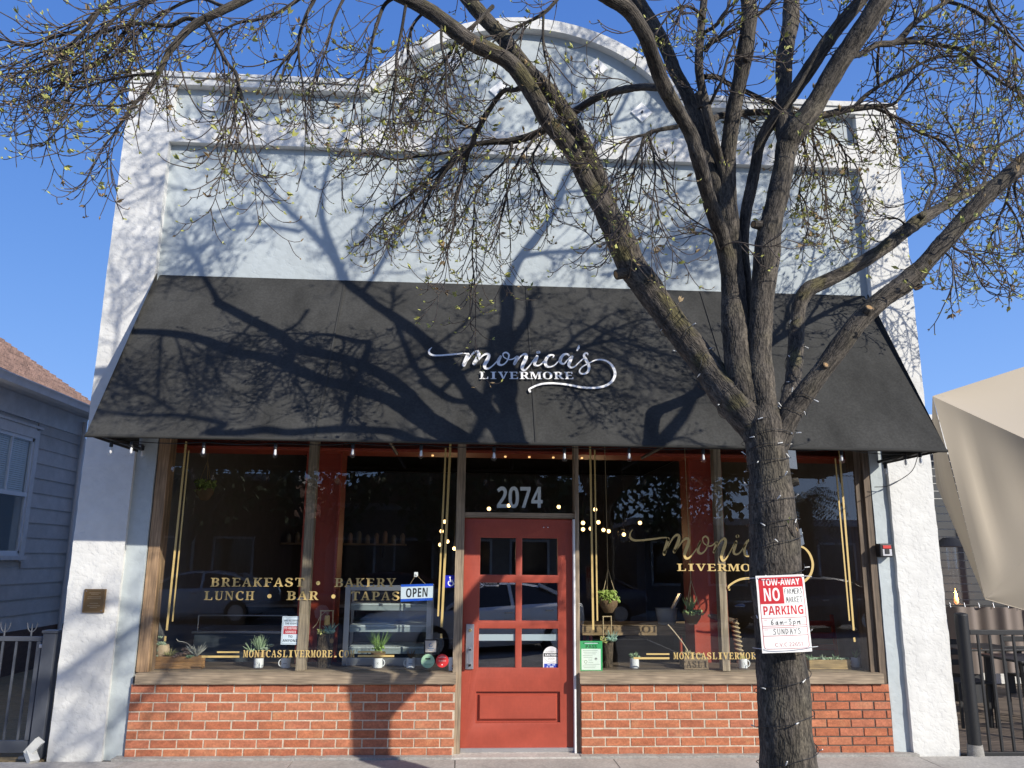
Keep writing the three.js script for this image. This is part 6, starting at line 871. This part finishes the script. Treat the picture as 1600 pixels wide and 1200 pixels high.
  const ct = thing('patio_curtain', 'brown fabric curtain hanging in folds behind the patio fence', 'curtain', [6.6, 0.3, -2.6]); { const z = -2.6, l = atZ(1478, 948, z), r = atZ(1800, 948, z); const g = new THREE.PlaneGeometry(r.x - l.x, l.y - 0.35, 160, 2).translate((l.x + r.x) / 2, (l.y + 0.35) / 2, z), p = g.attributes.position; for (let i = 0; i < p.count; i++) p.setZ(i, z + 0.05 * Math.sin(p.getX(i) * 13) + 0.025 * Math.sin(p.getX(i) * 31 + 1)); g.computeVertexNormals(); part(ct, 'curtain', g, mat(0.20, 0.165, 0.145, 0.95)); part(ct, 'rod', rod(V(l.x, l.y + 0.02, z), V(r.x, l.y + 0.02, z), 0.012, 8), M.iron); for (let x = l.x + 0.05; x < r.x; x += 0.19) part(ct, 'hook', rod(V(x, l.y - 0.01, z + 0.02), V(x, l.y + 0.05, z + 0.005), 0.006, 6), M.steel); }
  const hp = atZ(1495, 946, -2.9), ht = thing('patio_heater', 'patio heater with an orange flame behind the pilaster', 'patio heater', [hp.x, 0, hp.z]); part(ht, 'flame', [lathe(V(hp.x, hp.y, hp.z), [[0.001, 0], [0.03, 0.04], [0.024, 0.09], [0.012, 0.15], [0.001, 0.22]], 12)], glow(1, 0.25, 0.03, 0.8)); part(ht, 'glass_tube', new THREE.CylinderGeometry(0.06, 0.06, 0.75, 20, 1, true).translate(hp.x, hp.y + 0.37, hp.z), M.bulb); part(ht, 'base', cyl(V(hp.x, -0.01, hp.z), 0.22, 0.16, hp.y - 0.02, 20), M.iron); part(ht, 'cap', cyl(V(hp.x, hp.y + 0.75, hp.z), 0.25, 0.08, 0.12, 20), M.iron); { const l = new THREE.PointLight(C(1, 0.4, 0.1), 0.5, 0, 2); l.position.set(hp.x, hp.y + 0.15, hp.z + 0.06); l.castShadow = true; scene.add(l); }
  for (const [u, z, label] of [[1590, -0.9, 'black metal patio table just behind the fence bars'], [1500, -2.0, 'black metal patio table beside the pilaster back corner']]) { const q = atZ(u, 1100, z), h = 0.74, t = thing('patio_table', label, 'table', [q.x + 0.2, 0, z]), cx = q.x + 0.25; part(t, 'table_top', rbox(cx - 0.4, cx + 0.4, h - 0.025, h, z - 0.35, z + 0.35, 0.008), M.iron); for (const s of [-1, 1]) for (const w of [-1, 1]) part(t, 'leg', bar(V(cx + s * 0.36, -0.01, z + w * 0.31), V(cx + s * 0.34, h - 0.026, z + w * 0.29), 0.04, 0.04), M.iron); }
  for (const [x, z, label] of [[5.55, -1.35, 'black metal patio chair between the tables and the curtain'], [6.6, -1.7, 'black metal patio chair facing the brown curtain']]) { const t = thing('patio_chair', label, 'chair', [x, 0, z]); part(t, 'seat', rbox(x - 0.2, x + 0.2, 0.43, 0.455, z - 0.2, z + 0.2, 0.008), M.iron); for (let i = 0; i < 3; i++) part(t, 'back_slat', rbox(x - 0.19, x + 0.19, 0.58 + i * 0.11, 0.64 + i * 0.11, z - 0.22, z - 0.205, 0.004), M.iron); for (const s of [-1, 1]) { part(t, 'leg', bar(V(x + s * 0.19, -0.01, z + 0.18), V(x + s * 0.19, 0.43, z + 0.18), 0.025, 0.025), M.iron); part(t, 'leg', bar(V(x + s * 0.19, -0.01, z - 0.21), V(x + s * 0.19, 0.9, z - 0.22), 0.025, 0.025), M.iron); } }
}

// ---------- across the street: what the glass mirrors ----------
setting('far_sidewalk', box(-60, 60, -0.2, -0.02, 18.1, 21), M.concrete);
{
  function car(label, pos, turn, paint, dark) {
    const t = thing('parked_car', label, 'car', pos, 'cars parked on the street'); t.rotation.y = turn; bases.set(t, V(0, 0, 0));
    const G = mat(0.015, 0.018, 0.022, 0.08), P = new THREE.MeshPhysicalMaterial({ color: C(...paint), roughness: 0.4, metalness: 0.1, clearcoat: 1, clearcoatRoughness: 0.05, side: THREE.DoubleSide });
    // body lofted along its length: x, floor, shoulder, half width
    const st = [[-2.3, 0.42, 0.62, 0.66], [-2.2, 0.30, 0.72, 0.78], [-1.6, 0.24, 0.84, 0.86], [-0.9, 0.20, 0.93, 0.89], [0.2, 0.20, 0.97, 0.90], [1.2, 0.22, 1.0, 0.89], [1.9, 0.27, 1.02, 0.84], [2.25, 0.36, 0.98, 0.74], [2.32, 0.45, 0.85, 0.66]];
    const loft = (st, prof) => { const n = prof(st[0]).length, pos = [], idx = []; for (const s of st) for (const q of prof(s)) pos.push(...q); for (let i = 0; i + 1 < st.length; i++) for (let k = 0; k + 1 < n; k++) { const a = i * n + k, b = a + n; idx.push(a, a + 1, b, a + 1, b + 1, b); } for (const e of [0, st.length - 1]) for (let k = 1; k + 1 < n; k++) idx.push(e * n, e * n + k, e * n + k + 1); const g = new THREE.BufferGeometry(); g.setAttribute('position', new THREE.Float32BufferAttribute(pos, 3)); g.setIndex(idx); return toCreasedNormals(uvm(g), 0.6); };
    part(t, 'body', loft(st, ([x, lo, hi, w]) => [[x, lo, -w * 0.9], [x, lo + 0.1, -w], [x, (lo + hi) / 2, -w * 1.03], [x, hi - 0.06, -w], [x, hi, -w * 0.93], [x, hi + 0.03, 0], [x, hi, w * 0.93], [x, hi - 0.06, w], [x, (lo + hi) / 2, w * 1.03], [x, lo + 0.1, w], [x, lo, w * 0.9], [x, lo, -w * 0.9]]), P);
    const cab = [[-1.05, 0.94, 0.74], [-0.3, 1.36, 0.62], [0.1, 1.43, 0.60], [0.7, 1.43, 0.59], [1.2, 1.36, 0.58], [1.95, 1.04, 0.66]];
    part(t, 'greenhouse', loft(cab, ([x, h, w]) => [[x, 0.93, -0.80], [x, Math.max(0.935, h - 0.04), -w], [x, h, -w * 0.85], [x, h, w * 0.85], [x, Math.max(0.935, h - 0.04), w], [x, 0.93, 0.80]]), G);
    part(t, 'roof', loft(cab.slice(1, 5).map(([x, h, w]) => [x, h + 0.012, w]), ([x, h, w]) => [[x, h - 0.06, -w * 1.03], [x, h - 0.01, -w * 0.9], [x, h + 0.02, 0], [x, h - 0.01, w * 0.9], [x, h - 0.06, w * 1.03]]), P); part(t, 'sunroof', rbox(0.0, 0.55, 1.452, 1.468, -0.36, 0.36, 0.005), G);
    for (const s of [-1, 1]) { part(t, 'pillar', bar(V(-1.08, 0.94, s * 0.77), V(-0.28, 1.37, s * 0.64), 0.06, 0.06), P); part(t, 'pillar', bar(V(0.42, 0.95, s * 0.80), V(0.42, 1.40, s * 0.62), 0.07, 0.03), P); part(t, 'pillar', bar(V(2.0, 1.03, s * 0.70), V(1.2, 1.37, s * 0.60), 0.1, 0.07), P); part(t, 'mirror', uvm(new THREE.SphereGeometry(1, 12, 8).scale(0.06, 0.07, 0.11).translate(-0.72, 1.02, s * 0.98)), P); part(t, 'headlight', uvm(new THREE.SphereGeometry(1, 12, 8).scale(0.22, 0.08, 0.10).translate(-2.02, 0.68, s * 0.72)), M.chrome); part(t, 'door_handle', rbox(0.15, 0.35, 0.84, 0.865, s * 0.925 - 0.015, s * 0.925 + 0.015, 0.005), M.chrome); part(t, 'door_handle', rbox(1.15, 1.35, 0.86, 0.885, s * 0.92 - 0.015, s * 0.92 + 0.015, 0.005), M.chrome); part(t, 'taillight', rbox(2.2, 2.3, 0.75, 0.9, s * 0.6 - 0.1, s * 0.6 + 0.1, 0.02), mat(0.4, 0.02, 0.02, 0.3));
      for (const x of [-1.42, 1.45]) { const w = part(t, 'wheel', new THREE.CylinderGeometry(0.33, 0.33, 0.21, 28).rotateX(Math.PI / 2).translate(x, 0.33, s * 0.83), mat(0.02, 0.02, 0.02, 0.9)); part(w, 'rim', [new THREE.CylinderGeometry(0.21, 0.21, 0.02, 24).rotateX(Math.PI / 2).translate(x, 0.33, s * 0.94), ...[0, 1, 2, 3, 4].map((i) => bar(V(x, 0.33, s * 0.955), V(x + 0.2 * Math.cos(i * 1.257), 0.33 + 0.2 * Math.sin(i * 1.257), s * 0.955), 0.03, 0.02))], M.steel); } }
    return t;
  }
  car('silver sedan with sunroof parked behind the photographer', [0.35, -0.2, 9.5], -0.5, [0.82, 0.83, 0.84]);
  car('white sedan parked along the far kerb', [-7.6, -0.15, 16.6], 0, [0.6, 0.6, 0.6]);
  car('black sedan parked along the far kerb by the palm', [9.4, -0.15, 14.6], -0.1, [0.02, 0.02, 0.024]);
  car('dark blue sedan parked along the far kerb opposite the door', [3.2, -0.15, 16.8], 0, [0.03, 0.04, 0.07]);
  car('dark red sedan parked along the far kerb before the brick house', [-2.4, -0.15, 16.8], 0, [0.10, 0.02, 0.02]);
  const leaf = mat(0.06, 0.09, 0.035, 0.8);
  function farTree(label, x, z, h, R, crownBase) {
    const t = thing('far_tree', label, 'tree', [x, -0.05, z], 'trees across the street'); part(t, 'trunk', rod(V(x, -0.05, z), V(x + 0.1, crownBase + R * 0.6, z), 0.2, 10, 0.1), mat(0.09, 0.075, 0.06, 0.9));
    for (let i = 0; i < 5; i++) part(t, 'limb', rod(V(x, crownBase * 0.8, z), V(x + R * 0.6 * Math.cos(i * 1.26), crownBase + R * 0.8, z + R * 0.6 * Math.sin(i * 1.26)), 0.08, 6, 0.03), mat(0.09, 0.075, 0.06, 0.9));
    const pos = [], hgt = h - crownBase; for (let i = 0; i < 2600; i++) { const u = rr(-1, 1), a = rr(0, 6.28), q = Math.pow(rnd(), 0.45), s = Math.sqrt(1 - u * u); const c = V(x + R * q * s * Math.cos(a) * (1 + 0.3 * noise(a, u * 2, x)), crownBase + hgt * 0.5 + hgt * 0.5 * q * u, z + R * q * s * Math.sin(a)); if (noise(c.x * 0.9, c.y * 0.9, c.z * 0.9) < -0.18) continue; const e = rr(0.10, 0.22), d1 = V(rr(-1, 1), rr(-1, 1), rr(-1, 1)).normalize().multiplyScalar(e), d2 = V(rr(-1, 1), rr(-1, 1), rr(-1, 1)).normalize().multiplyScalar(e * 0.7); for (const p of [c.clone().sub(d1), c.clone().add(d2), c.clone().add(d1), c.clone().sub(d1), c.clone().add(d1), c.clone().sub(d2)]) pos.push(p.x, p.y, p.z); }
    const g = new THREE.BufferGeometry(); g.setAttribute('position', new THREE.Float32BufferAttribute(pos, 3)); g.computeVertexNormals(); part(t, 'crown', g, leaf);
  }
  [['round', -13.5, 19.4, 7.5, 3.0, 2.2], ['broad', -9.0, 19.6, 8.2, 3.0, 2.4], ['tall', -4.6, 19.5, 8.5, 2.7, 2.3], ['dense', -0.6, 19.8, 8.0, 2.7, 2.2], ['spreading', 3.6, 19.4, 8.4, 3.0, 2.3], ['leaning', 7.6, 19.6, 7.6, 2.6, 2.0]].forEach(([k, ...a], i) => farTree(`${k} dark leafy tree, ${['first', 'second', 'third', 'fourth', 'fifth', 'sixth'][i]} from the brick shop end across the street`, ...a));
  const pm = thing('palm_tree', 'palm tree with drooping fronds across the street', 'palm tree', [11.9, -0.05, 19.5]); { const x = 11.9, z = 19.5, h = 3.7; part(pm, 'trunk', rod(V(x, -0.05, z), V(x, h, z), 0.28, 14, 0.22), M.log); const fm = mat(0.05, 0.07, 0.03, 0.8); for (let i = 0; i < 40; i++) { const a = i * 2.4, e = 0.9 - 1.7 * (i / 40), L = 1.5, pts = []; for (let k = 0; k <= 6; k++) { const s = k / 6; pts.push(V(x + L * s * Math.cos(a) * Math.cos(e), h + 0.1 + L * s * Math.sin(e) - 0.75 * s * s, z + L * s * Math.sin(a) * Math.cos(e))); } const g = []; for (let k = 0; k < 6; k++) { const d = V(-Math.sin(a), 0, Math.cos(a)).multiplyScalar(0.28 * Math.sin(Math.PI * (k + 0.7) / 7)); for (const s of [-1, 1]) for (let j = 0; j < 3; j++) { const p = pts[k].clone().lerp(pts[k + 1], j / 3), q = p.clone().addScaledVector(d, s).add(V(0, -0.18, 0)); g.push(quad(p, p.clone().lerp(pts[k + 1], 0.2), q.clone().add(V(0.01, 0, 0)), q)); } } part(pm, 'frond', g, fm); } }
  function shop(name, label, x0, x1, h, m, roofed) {
    const t = thing(name, label, 'building', [(x0 + x1) / 2, 0, 24], undefined); part(t, 'wall', box(x0, x1, -0.05, h, 22, 30), m); part(t, roofed ? 'cornice' : 'parapet', box(x0 - 0.1, x1 + 0.1, h + 0.003, h + 0.25, 21.9, 30.1), M.trim);
    if (roofed) part(t, 'roof', [extrude([[x0 - 0.4, h + 0.26], [x1 + 0.4, h + 0.26], [(x0 + x1) / 2 + 0.8, h + 2.2], [(x0 + x1) / 2 - 0.8, h + 2.2]], 21.7, 30)], M.shingle);
    for (let x = x0 + 0.6; x + 1.4 < x1; x += 2.1) { const w = part(t, 'window', [box(x - 0.08, x, 0.8, 2.4, 21.93, 21.997), box(x + 1.3, x + 1.38, 0.8, 2.4, 21.93, 21.997), box(x, x + 1.3, 2.32, 2.4, 21.93, 21.997), box(x, x + 1.3, 0.8, 0.88, 21.93, 21.997)], M.trim); part(w, 'pane', box(x + 0.002, x + 1.298, 0.882, 2.318, 21.96, 21.99), mat(0.02, 0.025, 0.03, 0.1)); }
  }
  shop('far_shop', 'long brick shop across the street', -24, -6, 4.4, mat(0.22, 0.11, 0.08, 0.9, { map: tBrick }), false); shop('far_house', 'brown roofed house across the street', -5, 5, 3.4, mat(0.25, 0.22, 0.19, 0.9), true); shop('far_store', 'low grey store across the street', 6.5, 20, 3.0, mat(0.18, 0.18, 0.19, 0.9), false);
}

scene.traverse((o) => { if (o.isMesh) { o.castShadow = true; o.receiveShadow = true; } });
renderer.render(scene, camera);
